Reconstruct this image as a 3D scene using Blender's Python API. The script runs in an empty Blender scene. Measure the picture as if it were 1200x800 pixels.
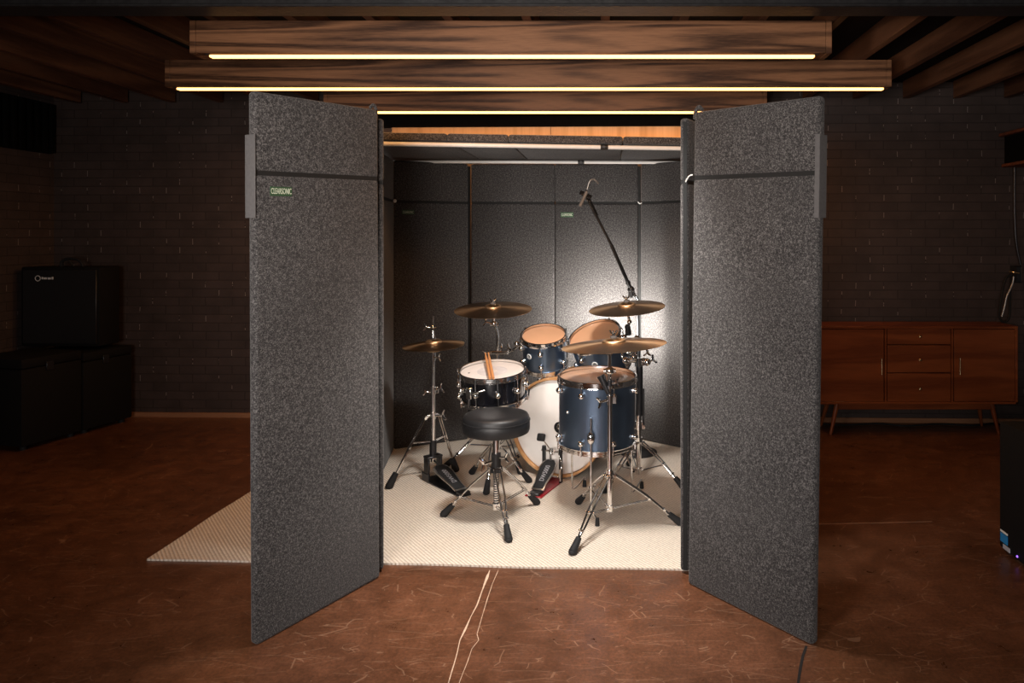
import bpy, bmesh, math, random
from mathutils import Vector, Matrix
random.seed(7)
PI = math.pi
S = bpy.context.scene
C = S.collection
F, CX, CY, H = 853.0, 715.0, 275.0, 1.47          # focal (px of a 1200 wide frame), principal point, eye height

def fl(x, y):                                      # pixel of a floor contact -> floor point
    Y = F * H / (y - CY)
    return Vector(((x - CX) * Y / F, Y, 0))
def at(x, y, Y):
    return Vector(((x - CX) * Y / F, Y, H - (y - CY) * Y / F))
def R(d): return math.radians(d)

# ------------------------------------------------------------------ materials
def new_mat(name):
    m = bpy.data.materials.new(name); m.use_nodes = True
    nt = m.node_tree
    b = nt.nodes['Principled BSDF']
    return m, nt, b
def N(nt, t, **kw):
    n = nt.nodes.new(t)
    for k, v in kw.items():
        if k.startswith('i_'): n.inputs[k[2:].replace('_', ' ')].default_value = v
        else: setattr(n, k, v)
    return n
def math_n(nt, op, a, b=None, c=None):
    n = nt.nodes.new('ShaderNodeMath'); n.operation = op
    for i, v in enumerate((a, b, c)):
        if v is None: continue
        if isinstance(v, (int, float)): n.inputs[i].default_value = v
        else: nt.links.new(v, n.inputs[i])
    return n.outputs[0]
def ramp(nt, fac, stops):
    n = nt.nodes.new('ShaderNodeValToRGB')
    el = n.color_ramp.elements
    while len(el) > len(stops): el.remove(el[-1])
    while len(el) < len(stops): el.new(0.5)
    for e, (p, c) in zip(el, stops):
        e.position = p; e.color = (*c, 1) if len(c) == 3 else c
    nt.links.new(fac, n.inputs[0])
    return n.outputs[0]
def mixc(nt, fac, a, b, typ='MIX'):
    n = nt.nodes.new('ShaderNodeMix'); n.data_type = 'RGBA'; n.blend_type = typ
    for sock, v in ((n.inputs[0], fac), (n.inputs[6], a), (n.inputs[7], b)):
        if isinstance(v, (int, float)): sock.default_value = v
        elif isinstance(v, tuple): sock.default_value = (*v, 1)
        else: nt.links.new(v, sock)
    return n.outputs[2]
def coords(nt, scale=(1, 1, 1), rot=(0, 0, 0)):
    t = nt.nodes.new('ShaderNodeTexCoord'); m = nt.nodes.new('ShaderNodeMapping')
    m.inputs['Scale'].default_value = scale; m.inputs['Rotation'].default_value = rot
    nt.links.new(t.outputs['Object'], m.inputs[0])
    return m.outputs[0]
def noise(nt, vec, scale, detail=3, rough=.5, dist=0):
    n = nt.nodes.new('ShaderNodeTexNoise')
    n.inputs['Scale'].default_value = scale; n.inputs['Detail'].default_value = detail
    n.inputs['Roughness'].default_value = rough; n.inputs['Distortion'].default_value = dist
    nt.links.new(vec, n.inputs['Vector'])
    return n.outputs[0]
def bump(nt, b, h, strength=.3, dist=.01):
    n = nt.nodes.new('ShaderNodeBump'); n.inputs['Strength'].default_value = strength
    n.inputs['Distance'].default_value = dist
    nt.links.new(h, n.inputs['Height']); nt.links.new(n.outputs[0], b.inputs['Normal'])

def plain(name, col, rough=.5, metal=0, var=.12, scale=20, spec=.5, coat=0, bmp=0, bscale=200):
    m, nt, b = new_mat(name)
    v = coords(nt)
    n = noise(nt, v, scale, 3)
    lo = tuple(c * (1 - var) for c in col); hi = tuple(min(1, c * (1 + var)) for c in col)
    nt.links.new(ramp(nt, n, [(.3, lo), (.7, hi)]), b.inputs['Base Color'])
    b.inputs['Roughness'].default_value = rough; b.inputs['Metallic'].default_value = metal
    b.inputs['Specular IOR Level'].default_value = spec
    b.inputs['Coat Weight'].default_value = coat
    if bmp: bump(nt, b, noise(nt, v, bscale, 2), bmp, .002)
    return m

def mat_felt(name, lo, mid, hi):
    m, nt, b = new_mat(name)
    v = coords(nt)
    n1 = math_n(nt, 'ADD', math_n(nt, 'MULTIPLY', noise(nt, v, 230, 2, .7), .6), math_n(nt, 'MULTIPLY', noise(nt, v, 95, 3, .8), .4))
    n2 = noise(nt, v, 2.5, 3)
    c = ramp(nt, n1, [(.39, lo), (.50, mid), (.61, hi)])
    d = ramp(nt, n2, [(.3, (.88, .88, .88)), (.7, (1.1, 1.1, 1.1))])
    nt.links.new(mixc(nt, 1.0, c, d, 'MULTIPLY'), b.inputs['Base Color'])
    b.inputs['Roughness'].default_value = .95; b.inputs['Specular IOR Level'].default_value = .15
    b.inputs['Sheen Weight'].default_value = .15
    bump(nt, b, n1, .25, .002)
    return m

def mat_brick():
    m, nt, b = new_mat('painted_brick')
    t = nt.nodes.new('ShaderNodeTexCoord'); s = nt.nodes.new('ShaderNodeSeparateXYZ')
    nt.links.new(t.outputs['Object'], s.inputs[0])
    x, y, z = s.outputs
    u0 = math_n(nt, 'ADD', x, y)
    bw, bh = .21, .069
    row = math_n(nt, 'FLOOR', math_n(nt, 'DIVIDE', z, bh))
    off = math_n(nt, 'MULTIPLY', math_n(nt, 'MODULO', math_n(nt, 'ABSOLUTE', row), 2), .5)
    wob = math_n(nt, 'MULTIPLY', noise(nt, t.outputs['Object'], 3, 2), .12)
    u = math_n(nt, 'ADD', math_n(nt, 'ADD', math_n(nt, 'DIVIDE', u0, bw), off), wob)
    fu = math_n(nt, 'FRACT', u); fv = math_n(nt, 'FRACT', math_n(nt, 'DIVIDE', z, bh))
    du = math_n(nt, 'MULTIPLY', math_n(nt, 'ABSOLUTE', math_n(nt, 'SUBTRACT', fu, .5)), bw)      # .105 at joint
    dv = math_n(nt, 'MULTIPLY', math_n(nt, 'ABSOLUTE', math_n(nt, 'SUBTRACT', fv, .5)), bh)      # .0345 at joint
    ju = math_n(nt, 'GREATER_THAN', du, .1012)
    jv = math_n(nt, 'GREATER_THAN', dv, .0312)
    joint = math_n(nt, 'MAXIMUM', ju, jv)
    # paint chips in some head joints
    comb = nt.nodes.new('ShaderNodeCombineXYZ')
    nt.links.new(math_n(nt, 'FLOOR', math_n(nt, 'ADD', u, .5)), comb.inputs[0]); nt.links.new(row, comb.inputs[1])
    wn = nt.nodes.new('ShaderNodeTexWhiteNoise'); nt.links.new(comb.outputs[0], wn.inputs['Vector'])
    chip = math_n(nt, 'MULTIPLY', math_n(nt, 'GREATER_THAN', wn.outputs['Value'], .55),
                  math_n(nt, 'MULTIPLY', math_n(nt, 'GREATER_THAN', du, .1025), math_n(nt, 'LESS_THAN', dv, .024)))
    chip = math_n(nt, 'MULTIPLY', chip, math_n(nt, 'GREATER_THAN', noise(nt, t.outputs['Object'], 28, 3), .47))
    body = ramp(nt, noise(nt, t.outputs['Object'], 6, 4), [(.3, (.050, .037, .033)), (.7, (.070, .051, .046))])
    cwn = nt.nodes.new('ShaderNodeCombineXYZ')
    nt.links.new(math_n(nt, 'FLOOR', u), cwn.inputs[0]); nt.links.new(row, cwn.inputs[1])
    w2 = nt.nodes.new('ShaderNodeTexWhiteNoise'); nt.links.new(cwn.outputs[0], w2.inputs['Vector'])
    tint = ramp(nt, w2.outputs['Value'], [(0, (.92, .92, .92)), (1, (1.08, 1.06, 1.05))])
    body = mixc(nt, 1.0, body, tint, 'MULTIPLY')
    c = mixc(nt, joint, body, (.038, .028, .025))
    c = mixc(nt, chip, c, (.24, .20, .18))
    nt.links.new(c, b.inputs['Base Color'])
    b.inputs['Roughness'].default_value = .5; b.inputs['Specular IOR Level'].default_value = .35
    hgt = math_n(nt, 'SUBTRACT', 1, joint)
    hgt = math_n(nt, 'ADD', hgt, math_n(nt, 'MULTIPLY', noise(nt, t.outputs['Object'], 40, 4), .6))
    bump(nt, b, hgt, .5, .004)
    return m

def mat_floor():
    m, nt, b = new_mat('stained_concrete')
    v = coords(nt)
    n1 = noise(nt, v, 1.1, 6, .6, .6); n2 = noise(nt, v, 9, 6, .7, .3); n3 = noise(nt, v, 75, 5, .8)
    c = ramp(nt, n1, [(.3, (.080, .032, .016)), (.5, (.125, .050, .025)), (.72, (.178, .074, .039))])
    c2 = ramp(nt, n2, [(.3, (.70, .70, .68)), (.7, (1.25, 1.2, 1.15))])
    c = mixc(nt, 1.0, c, c2, 'MULTIPLY')
    c3 = ramp(nt, n3, [(.36, (.72, .72, .70)), (.64, (1.28, 1.27, 1.25))])
    c = mixc(nt, 1.0, c, c3, 'MULTIPLY')
    # fine pale scratches: thin cell edges of stretched, rotated voronoi fields, broken up by noise
    fac = None
    for k, (sc, rot, st, th, gate) in enumerate([(2.0, .4, 5, .006, .52), (3.2, 1.3, 4, .007, .55), (2.6, 2.2, 6, .006, .54), (4.5, 2.9, 2.5, .008, .57)]):
        mv = coords(nt, (1, st, 1), (0, 0, rot))
        wv = nt.nodes.new('ShaderNodeTexVoronoi'); wv.feature = 'DISTANCE_TO_EDGE'
        wv.inputs['Scale'].default_value = sc
        add = nt.nodes.new('ShaderNodeVectorMath'); add.operation = 'ADD'
        nn = nt.nodes.new('ShaderNodeTexNoise'); nn.inputs['Scale'].default_value = 3 + k
        nt.links.new(v, nn.inputs['Vector'])
        sc_ = nt.nodes.new('ShaderNodeVectorMath'); sc_.operation = 'SCALE'; sc_.inputs['Scale'].default_value = .15
        nt.links.new(nn.outputs['Color'], sc_.inputs[0])
        nt.links.new(mv, add.inputs[0]); nt.links.new(sc_.outputs[0], add.inputs[1])
        nt.links.new(add.outputs[0], wv.inputs['Vector'])
        line = math_n(nt, 'LESS_THAN', wv.outputs['Distance'], th)
        g = math_n(nt, 'GREATER_THAN', noise(nt, v, 5 + 2 * k, 3), gate)
        f = math_n(nt, 'MULTIPLY', line, g)
        fac = f if fac is None else math_n(nt, 'MAXIMUM', fac, f)
    spk = math_n(nt, 'GREATER_THAN', noise(nt, v, 42, 2, .5), .765)
    fac = math_n(nt, 'MAXIMUM', math_n(nt, 'MULTIPLY', fac, .28), math_n(nt, 'MULTIPLY', spk, .6))
    c = mixc(nt, fac, c, (.50, .30, .19))
    nt.links.new(c, b.inputs['Base Color'])
    r = ramp(nt, n2, [(.3, (.26, .26, .26)), (.7, (.42, .42, .42))])
    nt.links.new(r, b.inputs['Roughness'])
    b.inputs['Specular IOR Level'].default_value = .45
    bump(nt, b, n2, .06, .01)
    return m

def mat_rug():
    m, nt, b = new_mat('woven_rug')
    v = coords(nt)
    w = nt.nodes.new('ShaderNodeTexWave'); w.wave_type = 'BANDS'; w.bands_direction = 'X'
    w.inputs['Scale'].default_value = 21; w.inputs['Distortion'].default_value = .5; w.inputs['Detail'].default_value = 1
    mp = coords(nt, (1, 1, 1), (0, 0, R(-38)))
    nt.links.new(mp, w.inputs['Vector'])
    w2 = nt.nodes.new('ShaderNodeTexWave'); w2.wave_type = 'BANDS'; w2.bands_direction = 'Y'
    w2.inputs['Scale'].default_value = 34; w2.inputs['Distortion'].default_value = .4
    nt.links.new(mp, w2.inputs['Vector'])
    n = noise(nt, v, 90, 3)
    f = math_n(nt, 'ADD', math_n(nt, 'MULTIPLY', w.outputs['Fac'], .7), math_n(nt, 'MULTIPLY', w2.outputs['Fac'], .3))
    c = ramp(nt, f, [(.12, (.52, .42, .33)), (.42, (.74, .64, .54)), (.8, (.82, .73, .63))])
    d = ramp(nt, n, [(.3, (.86, .86, .86)), (.7, (1.06, 1.06, 1.06))])
    nt.links.new(mixc(nt, 1.0, c, d, 'MULTIPLY'), b.inputs['Base Color'])
    b.inputs['Roughness'].default_value = .95; b.inputs['Specular IOR Level'].default_value = .1
    bump(nt, b, f, .6, .004)
    return m

def mat_wood(name, dark, light, grain=9, stretch=(.9, 12, 12), rough=.5, ring=1.0, bmp=.15, coat=0):
    m, nt, b = new_mat(name)
    v = coords(nt, stretch)
    n0 = noise(nt, coords(nt, tuple(s * .35 for s in stretch)), 1.2, 2, .5, .6)
    add = nt.nodes.new('ShaderNodeMath'); add.operation = 'MULTIPLY'; add.inputs[1].default_value = 14 * ring
    nt.links.new(n0, add.inputs[0])
    rings = math_n(nt, 'MULTIPLY', math_n(nt, 'ADD', math_n(nt, 'SINE', math_n(nt, 'MULTIPLY', add.outputs[0], 2.2)), 1), .5)
    n1 = noise(nt, v, grain, 5, .65, .2)
    f = math_n(nt, 'ADD', math_n(nt, 'MULTIPLY', rings, .42), math_n(nt, 'MULTIPLY', n1, .62))
    c = ramp(nt, f, [(.28, dark), (.75, light)])
    nt.links.new(c, b.inputs['Base Color'])
    b.inputs['Roughness'].default_value = rough; b.inputs['Specular IOR Level'].default_value = .3
    b.inputs['Coat Weight'].default_value = coat
    bump(nt, b, f, bmp, .003)
    return m

def mat_cymbal():
    m, nt, b = new_mat('bronze_cymbal')
    t = nt.nodes.new('ShaderNodeTexCoord'); l = nt.nodes.new('ShaderNodeVectorMath'); l.operation = 'LENGTH'
    nt.links.new(t.outputs['Object'], l.inputs[0])
    s = math_n(nt, 'SINE', math_n(nt, 'MULTIPLY', l.outputs['Value'], 1500))
    n = noise(nt, t.outputs['Object'], 9, 3)
    c = ramp(nt, n, [(.3, (.43, .27, .15)), (.7, (.58, .385, .225))])
    nt.links.new(c, b.inputs['Base Color'])
    b.inputs['Metallic'].default_value = 1; b.inputs['Roughness'].default_value = .33
    tg = nt.nodes.new('ShaderNodeTangent'); tg.direction_type = 'RADIAL'; tg.axis = 'Z'
    nt.links.new(tg.outputs[0], b.inputs['Tangent']); b.inputs['Anisotropic'].default_value = .8
    bump(nt, b, s, .12, .0006)
    return m

def mat_emit(name, col, s):
    m, nt, b = new_mat(name)
    b.inputs['Base Color'].default_value = (*col, 1)
    b.inputs['Emission Color'].default_value = (*col, 1); b.inputs['Emission Strength'].default_value = s
    return m

FELT = mat_felt('charcoal_felt', (.017, .016, .016), (.050, .0465, .0465), (.150, .142, .138))
BRICK = mat_brick(); FLOOR = mat_floor(); RUG = mat_rug()
OAK = mat_wood('stained_oak', (.045, .018, .008), (.27, .125, .060), 8, (1.1, 24, 24), .5, .9)
JOIST = mat_wood('joist_lumber', (.070, .027, .013), (.165, .070, .034), 7, (10, .8, 10), .6, .7)
PLY = mat_wood('light_plywood', (.60, .34, .15), (.80, .50, .26), 5, (14, 14, .6), .5, .5, .05)
WALNUT = mat_wood('red_brown_veneer', (.14, .034, .010), (.235, .062, .018), 6, (1.5, 9, 14), .35, .6, .03, .1)
WALNUTLEG = mat_wood('red_brown_leg_wood', (.16, .042, .013), (.26, .075, .024), 6, (12, 12, 1.5), .35, .6, .03)
MAPLE = mat_wood('maple_hoop_wood', (.50, .26, .11), (.68, .40, .20), 6, (6, 6, 6), .35, .4, .02)
HICKORY = mat_wood('hickory_stick_wood', (.55, .24, .09), (.72, .36, .16), 6, (12, 2, 12), .4, .3, .02)
BASEB = mat_wood('pale_pine_base', (.30, .14, .07), (.42, .21, .11), 6, (1, 12, 12), .6, .4, .05)
BLACKPAINT = plain('black_paint', (.004, .0036, .0034), .9, 0, .2, 30, .1)
DECK = plain('black_deck', (.006, .005, .005), .8, 0, .2, 10, .2)
STEELBLACK = plain('black_painted_steel', (.016, .016, .017), .35, 0, .3, 40, .5, 0, .5, 60)
RUST = plain('rusty_primer_steel', (.17, .052, .024), .6, 0, .25, 25, .3, 0, .3, 90)
CHROME = plain('chrome', (.80, .79, .78), .1, 1, .03, 10)
STEEL = plain('brushed_steel', (.55, .54, .53), .28, 1, .05, 30)
DARKSTEEL = plain('dark_grey_metal', (.06, .06, .065), .35, .8, .1, 30)
RUBBER = plain('black_rubber', (.016, .016, .017), .7, 0, .15, 60, .3, 0, .3, 300)
VINYL = plain('black_vinyl', (.014, .014, .015), .42, 0, .15, 60, .5, 0, .3, 500)
BLACKPLASTIC = plain('black_plastic', (.012, .012, .013), .4, 0, .1, 40, .5)
CARPETBLACK = plain('black_cabinet_covering', (.006, .0056, .0056), .8, 0, .25, 120, .2, 0, .5, 500)
BLUE = plain('satin_midnight_blue', (.175, .25, .37), .34, .95, .05, 8, .5, .25)
BLACKSHELL = plain('gloss_black_lacquer', (.006, .006, .008), .08, 0, .05, 8, .6, 1)
COATED = plain('coated_white_head', (.70, .64, .60), .55, 0, .04, 10, .4, 0, .1, 500)
BASSHEAD = plain('smooth_white_head', (.86, .83, .80), .5, 0, .02, 6, .4)
PEACH = plain('peach_drum_head', (.64, .36, .21), .3, 0, .06, 6, .5, .3)
TAN = plain('tan_drum_head', (.50, .32, .22), .25, 0, .12, 7, .5, .5)
STRAP = plain('grey_hook_strap', (.11, .105, .105), .85, 0, .08, 80, .2, 0, .4, 400)
CORD = plain('black_cord', (.006, .006, .006), .8)
TAGGREEN = plain('dark_green_tag', (.03, .075, .035), .6)
TAGTEXT = plain('pale_tag_lettering', (.62, .68, .52), .6)
WHITE = plain('white_enamel', (.80, .80, .78), .35, 0, .03)
RED = plain('red_anodised_metal', (.34, .012, .02), .35, .3, .1, 30)
BRASS = plain('brass_pull', (.80, .62, .36), .25, 1, .05)
STICKERBLUE = plain('blue_sticker', (.02, .22, .52), .4)
STICKERGREY = plain('silver_sticker', (.45, .47, .52), .4)
CABLE = plain('silver_cable', (.38, .37, .36), .35, .6)
FELTRED = plain('felt_washer', (.10, .09, .085), .95)
FILLER = plain('pale_crack_filler', (.66, .47, .34), .7, 0, .2, 60)
DARKJOINT = plain('dark_joint_filler', (.010, .006, .005), .7)
GREYPRINT = plain('grey_print_ink', (.36, .35, .37), .6)
LED = mat_emit('warm_led_strip', (1.0, .44, .13), 5.5)
MICGREY = plain('grey_microphone_metal', (.20, .20, .20), .4, .3)

# ------------------------------------------------------------------ mesh building
WM = {}
class MB:
    def __init__(s): s.bm = bmesh.new()
    def _add(s, bm2, M=None):
        if M is not None: bmesh.ops.transform(bm2, matrix=M, verts=bm2.verts)
        me = bpy.data.meshes.new('t'); bm2.to_mesh(me); bm2.free(); s.bm.from_mesh(me); bpy.data.meshes.remove(me)
        return s
    def box(s, lo, hi, bev=0, seg=2, M=None):
        b = bmesh.new(); bmesh.ops.create_cube(b, size=1)
        lo, hi = Vector(lo), Vector(hi); c = (lo + hi) / 2; d = hi - lo
        for v in b.verts: v.co = Vector((v.co.x * d.x, v.co.y * d.y, v.co.z * d.z)) + c
        if bev: bmesh.ops.bevel(b, geom=list(b.edges), offset=bev, segments=seg, profile=.5, affect='EDGES')
        return s._add(b, M)
    def cyl(s, p0, p1, r0, r1=None, seg=20, cap=True):
        p0, p1 = Vector(p0), Vector(p1); r1 = r0 if r1 is None else r1
        d = p1 - p0
        if d.length < 1e-6: return s
        b = bmesh.new()
        bmesh.ops.create_cone(b, cap_ends=cap, segments=seg, radius1=r0, radius2=r1, depth=d.length)
        q = d.to_track_quat('Z', 'Y').to_matrix().to_4x4()
        return s._add(b, Matrix.Translation((p0 + p1) / 2) @ q)
    def ball(s, c, r, sc=(1, 1, 1), M=None, seg=16):
        b = bmesh.new(); bmesh.ops.create_uvsphere(b, u_segments=seg, v_segments=max(8, seg * 2 // 3), radius=r)
        for v in b.verts: v.co = Vector((v.co.x * sc[0], v.co.y * sc[1], v.co.z * sc[2]))
        if M is not None: bmesh.ops.transform(b, matrix=M, verts=b.verts)
        return s._add(b, Matrix.Translation(Vector(c)))
    def lathe(s, prof, seg=48, M=None, closed=False):
        b = bmesh.new(); rings = []
        for (r, z) in prof:
            if r < 1e-6: rings.append([b.verts.new((0, 0, z))])
            else: rings.append([b.verts.new((r * math.cos(2 * PI * k / seg), r * math.sin(2 * PI * k / seg), z)) for k in range(seg)])
        pairs = list(zip(rings, rings[1:]))
        if closed: pairs.append((rings[-1], rings[0]))
        for A, B in pairs:
            for k in range(seg):
                k2 = (k + 1) % seg
                if len(A) == 1 and len(B) == 1: continue
                if len(A) == 1: b.faces.new((A[0], B[k2], B[k]))
                elif len(B) == 1: b.faces.new((A[k], A[k2], B[0]))
                else: b.faces.new((A[k], A[k2], B[k2], B[k]))
        bmesh.ops.recalc_face_normals(b, faces=b.faces)
        return s._add(b, M)
    def tube(s, pts, r, seg=10, smooth=True):
        pts = [Vector(p) for p in pts]
        rs = r if isinstance(r, (list, tuple)) else [r] * len(pts)
        if smooth and len(pts) > 2:
            out, ro = [], []
            for i in range(len(pts) - 1):
                p0 = pts[max(0, i - 1)]; p1 = pts[i]; p2 = pts[i + 1]; p3 = pts[min(len(pts) - 1, i + 2)]
                for k in range(6):
                    t = k / 6
                    out.append(.5 * ((2 * p1) + (p2 - p0) * t + (2 * p0 - 5 * p1 + 4 * p2 - p3) * t * t + (-p0 + 3 * p1 - 3 * p2 + p3) * t ** 3))
                    ro.append(rs[i] * (1 - t) + rs[i + 1] * t)
            out.append(pts[-1]); ro.append(rs[-1]); pts, rs = out, ro
        b = bmesh.new(); rings = []
        up = Vector((0, 0, 1))
        t0 = (pts[1] - pts[0]).normalized()
        n = t0.orthogonal().normalized()
        for i, p in enumerate(pts):
            t = (pts[min(i + 1, len(pts) - 1)] - pts[max(i - 1, 0)]).normalized()
            n = (n - t * n.dot(t)); n = n.normalized() if n.length > 1e-5 else t.orthogonal().normalized()
            bi = t.cross(n)
            rings.append([b.verts.new(p + (n * math.cos(2 * PI * k / seg) + bi * math.sin(2 * PI * k / seg)) * rs[i]) for k in range(seg)])
        for A, B in zip(rings, rings[1:]):
            for k in range(seg): b.faces.new((A[k], A[(k + 1) % seg], B[(k + 1) % seg], B[k]))
        b.faces.new(rings[0][::-1]); b.faces.new(rings[-1])
        bmesh.ops.recalc_face_normals(b, faces=b.faces)
        return s._add(b)
    def prism(s, poly, z0, z1, bev=0, M=None):
        b = bmesh.new()
        A = [b.verts.new((p[0], p[1], z0)) for p in poly]; B = [b.verts.new((p[0], p[1], z1)) for p in poly]
        b.faces.new(A[::-1]); b.faces.new(B)
        for k in range(len(poly)):
            k2 = (k + 1) % len(poly); b.faces.new((A[k], A[k2], B[k2], B[k]))
        bmesh.ops.recalc_face_normals(b, faces=b.faces)
        if bev: bmesh.ops.bevel(b, geom=list(b.edges), offset=bev, segments=2, profile=.5, affect='EDGES')
        return s._add(b, M)
    def text(s, body, size, M, ext=.0004, fit=None):
        cu = bpy.data.curves.new('t', 'FONT'); cu.body = body; cu.size = size; cu.extrude = ext
        cu.align_x = 'CENTER'; cu.align_y = 'CENTER'
        o = bpy.data.objects.new('t', cu); C.objects.link(o)
        dg = bpy.context.evaluated_depsgraph_get(); me = bpy.data.meshes.new_from_object(o.evaluated_get(dg))
        b = bmesh.new(); b.from_mesh(me); bpy.data.meshes.remove(me); bpy.data.objects.remove(o); bpy.data.curves.remove(cu)
        if fit:
            xs = [v.co.x for v in b.verts]; ys = [v.co.y for v in b.verts]
            w = max(xs) - min(xs); h = max(ys) - min(ys); mx = (max(xs) + min(xs)) / 2; my = (max(ys) + min(ys)) / 2
            for v in b.verts: v.co.x = (v.co.x - mx) * fit[0] / w; v.co.y = (v.co.y - my) * fit[1] / h
        return s._add(b, M)
    def warp(s, fn):
        for v in s.bm.verts: v.co = fn(v.co)
        return s
    def build(s, name, mat, parent=None, world=True, smooth=True):
        me = bpy.data.meshes.new(name)
        if parent is not None and world:
            bmesh.ops.transform(s.bm, matrix=WM[parent.name].inverted(), verts=s.bm.verts)
        s.bm.to_mesh(me); s.bm.free()
        me.materials.append(mat)
        if smooth:
            for p in me.polygons: p.use_smooth = True
            try: me.set_sharp_from_angle(angle=R(38))
            except Exception: pass
        o = bpy.data.objects.new(name, me); C.objects.link(o)
        if parent is not None: o.parent = parent; WM[o.name] = WM[parent.name]
        else: WM[o.name] = Matrix.Identity(4)
        return o

def tag(o, label=None, cat=None, group=None, kind=None):
    if label: o['label'] = label
    if cat: o['category'] = cat
    if group: o['group'] = group
    if kind: o['kind'] = kind
    return o
def thing(name, label, cat, M=(0, 0, 0), group=None):
    o = bpy.data.objects.new(name, None); C.objects.link(o)
    M = M if isinstance(M, Matrix) else Matrix.Translation(Vector(M))
    o.matrix_world = M; o.empty_display_size = .1
    WM[o.name] = M.copy()
    return tag(o, label, cat, group)
def struct(name, mb, mat):
    return tag(mb.build(name, mat), kind='structure')
def frame(z, xhint=(1, 0, 0), loc=(0, 0, 0)):
    z = Vector(z).normalized(); x = Vector(xhint); x = (x - z * x.dot(z)).normalized(); y = z.cross(x)
    M = Matrix((x, y, z)).transposed().to_4x4(); M.translation = Vector(loc)
    return M

# ================================================================== SETTING
XL, XR, YB = -4.52, 3.27, -3.2
def yw(x): return 5.78 - .03 * x
ZD = 2.665
struct('floor', MB().box((XL - .1, YB - .1, -.1), (XR + .1, 6.1, 0)), FLOOR)
fo = bpy.data.objects['floor']
def wallpoly(p0, p1, th, z0, z1):
    p0, p1 = Vector(p0), Vector(p1); d = (p1 - p0).normalized(); n = Vector((-d.y, d.x)) * th
    return MB().prism([p0, p1, p1 + n, p0 + n], z0, z1)
struct('wall_back', wallpoly((XL - .05, yw(XL - .05)), (XR + .05, yw(XR + .05)), .12, 0, ZD), BRICK)
struct('wall_left', MB().box((XL - .12, YB, 0), (XL, 5.92, ZD)), BRICK)
struct('wall_right', MB().box((XR, YB, 0), (XR + .12, 5.68, ZD)), BRICK)
struct('wall_front', MB().box((XL, YB - .12, 0), (XR, YB, ZD)), BRICK)
struct('ceiling', MB().box((XL - .1, YB - .1, ZD), (XR + .1, 6.1, ZD + .1)), DECK)
struct('baseboard_back', wallpoly((XL, yw(XL) - .018), (XR, yw(XR) - .018), .017, 0, .036), BASEB)
struct('trim_header', wallpoly((-1.95, yw(-1.95) - .05), (1.1, yw(1.1) - .05), .049, 2.325, 2.53), BLACKPAINT)
# floor cracks (children of the floor)
def strip(pts, w, z=.0012):
    mb = MB(); pts = [Vector(p) for p in pts]
    for k in range(len(pts) - 1):
        a, b = pts[k], pts[k + 1]; wa = w[k]; wb = w[k + 1]
        d = (b - a).normalized(); n = Vector((-d.y, d.x, 0))
        mb.prism([a + n * wa, a - n * wa, b - n * wb, b + n * wb], .0, z)
    return mb
rw = lambda n, a, b: [random.uniform(a, b) for _ in range(n)]
c1 = [(574, 668), (571, 676), (565, 692), (559, 709), (552, 722), (545, 738), (539, 750), (535, 768), (530, 785), (525, 802), (518, 830)]
c2 = [(584, 668), (577, 684), (571, 702), (565, 722), (559, 743), (561, 750), (553, 760), (548, 775), (542, 790), (537, 803), (528, 830)]
strip([fl(*p) for p in c1], [.001, .006, .002, .0025, .001, .004, .0015, .0015, .002, .0015, .001]).build('crack', FILLER, fo)
strip([fl(*p) for p in c2], rw(len(c2), .0007, .0016)).build('crack', FILLER, fo)
strip([fl(*p) for p in [(945, 757), (941, 768), (938, 782), (935, 803), (928, 835)]], rw(5, .004, .005)).build('crack', DARKJOINT, fo)
strip([fl(*p) for p in [(957, 614), (1000, 613), (1050, 612), (1092, 611)]], rw(4, .001, .0025)).build('scratch', plain('pale_scratch', (.36, .20, .12), .7), fo)

# timber joists
k = 0
xj = 3.05
jn = 0
while xj > XL:
    o = MB().box((xj, 1.2, 2.53), (xj + .045, yw(xj) - .05, 2.664), .003, 1).build('ceiling_joist', JOIST)
    tag(o, kind='structure'); tag(o, 'red-brown timber joist running under the black ceiling', 'joist', 'ceiling joists')
    xj -= .387
sb = MB().box((XL, 3.0, 2.412), (XR, 3.14, 2.424), .003, 1).box((XL, 3.0, 2.512), (XR, 3.14, 2.527), .003, 1).box((XL, 3.064, 2.42), (XR, 3.076, 2.52))
o = sb.build('ceiling_beam', STEELBLACK); tag(o, 'black painted steel beam crossing below the joists, nearest of the overhead beams', 'beam', kind='structure')

# beams with led strips
beams = [(222, 975, 243, 956, 3.60, 'front oak ceiling beam of three, shorter, with glowing strip below'),
         (193, 1045, 205, 1037, 4.41, 'middle and longest oak ceiling beam with glowing strip below'),
         (379, 899, 392, 885, 5.26, 'rear oak ceiling beam nearest the back wall, lit strip below')]
for (x0, x1, l0, l1, Y, lab) in beams:
    zb = 2.368; X0 = (x0 - CX) * Y / F; X1 = (x1 - CX) * Y / F; L0 = (l0 - CX) * Y / F; L1 = (l1 - CX) * Y / F
    t = thing('ceiling_light_beam', lab, 'beam light', ((X0 + X1) / 2, Y, zb), 'oak beams with light strips')
    # three-sided oak boxing with mitred ends
    MB().box((X0 + .03, Y, zb), (X1 - .03, Y + .13, 2.53), .002, 1).build('beam_casing', OAK, t)
    for a in (X0, X1 - .0295):
        MB().box((a, Y - .001, zb - .001), (a + .0295, Y + .131, 2.53), .002, 1).build('end_trim', OAK, t)
    ch = MB().box((L0 - .02, Y + .012, zb - .004), (L1 + .02, Y + .052, zb + .001)).build('light_channel', DARKSTEEL, t)
    MB().box((L0, Y + .014, zb - .016), (L1, Y + .050, zb - .004), .004, 2).build('light_strip', LED, t)

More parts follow.
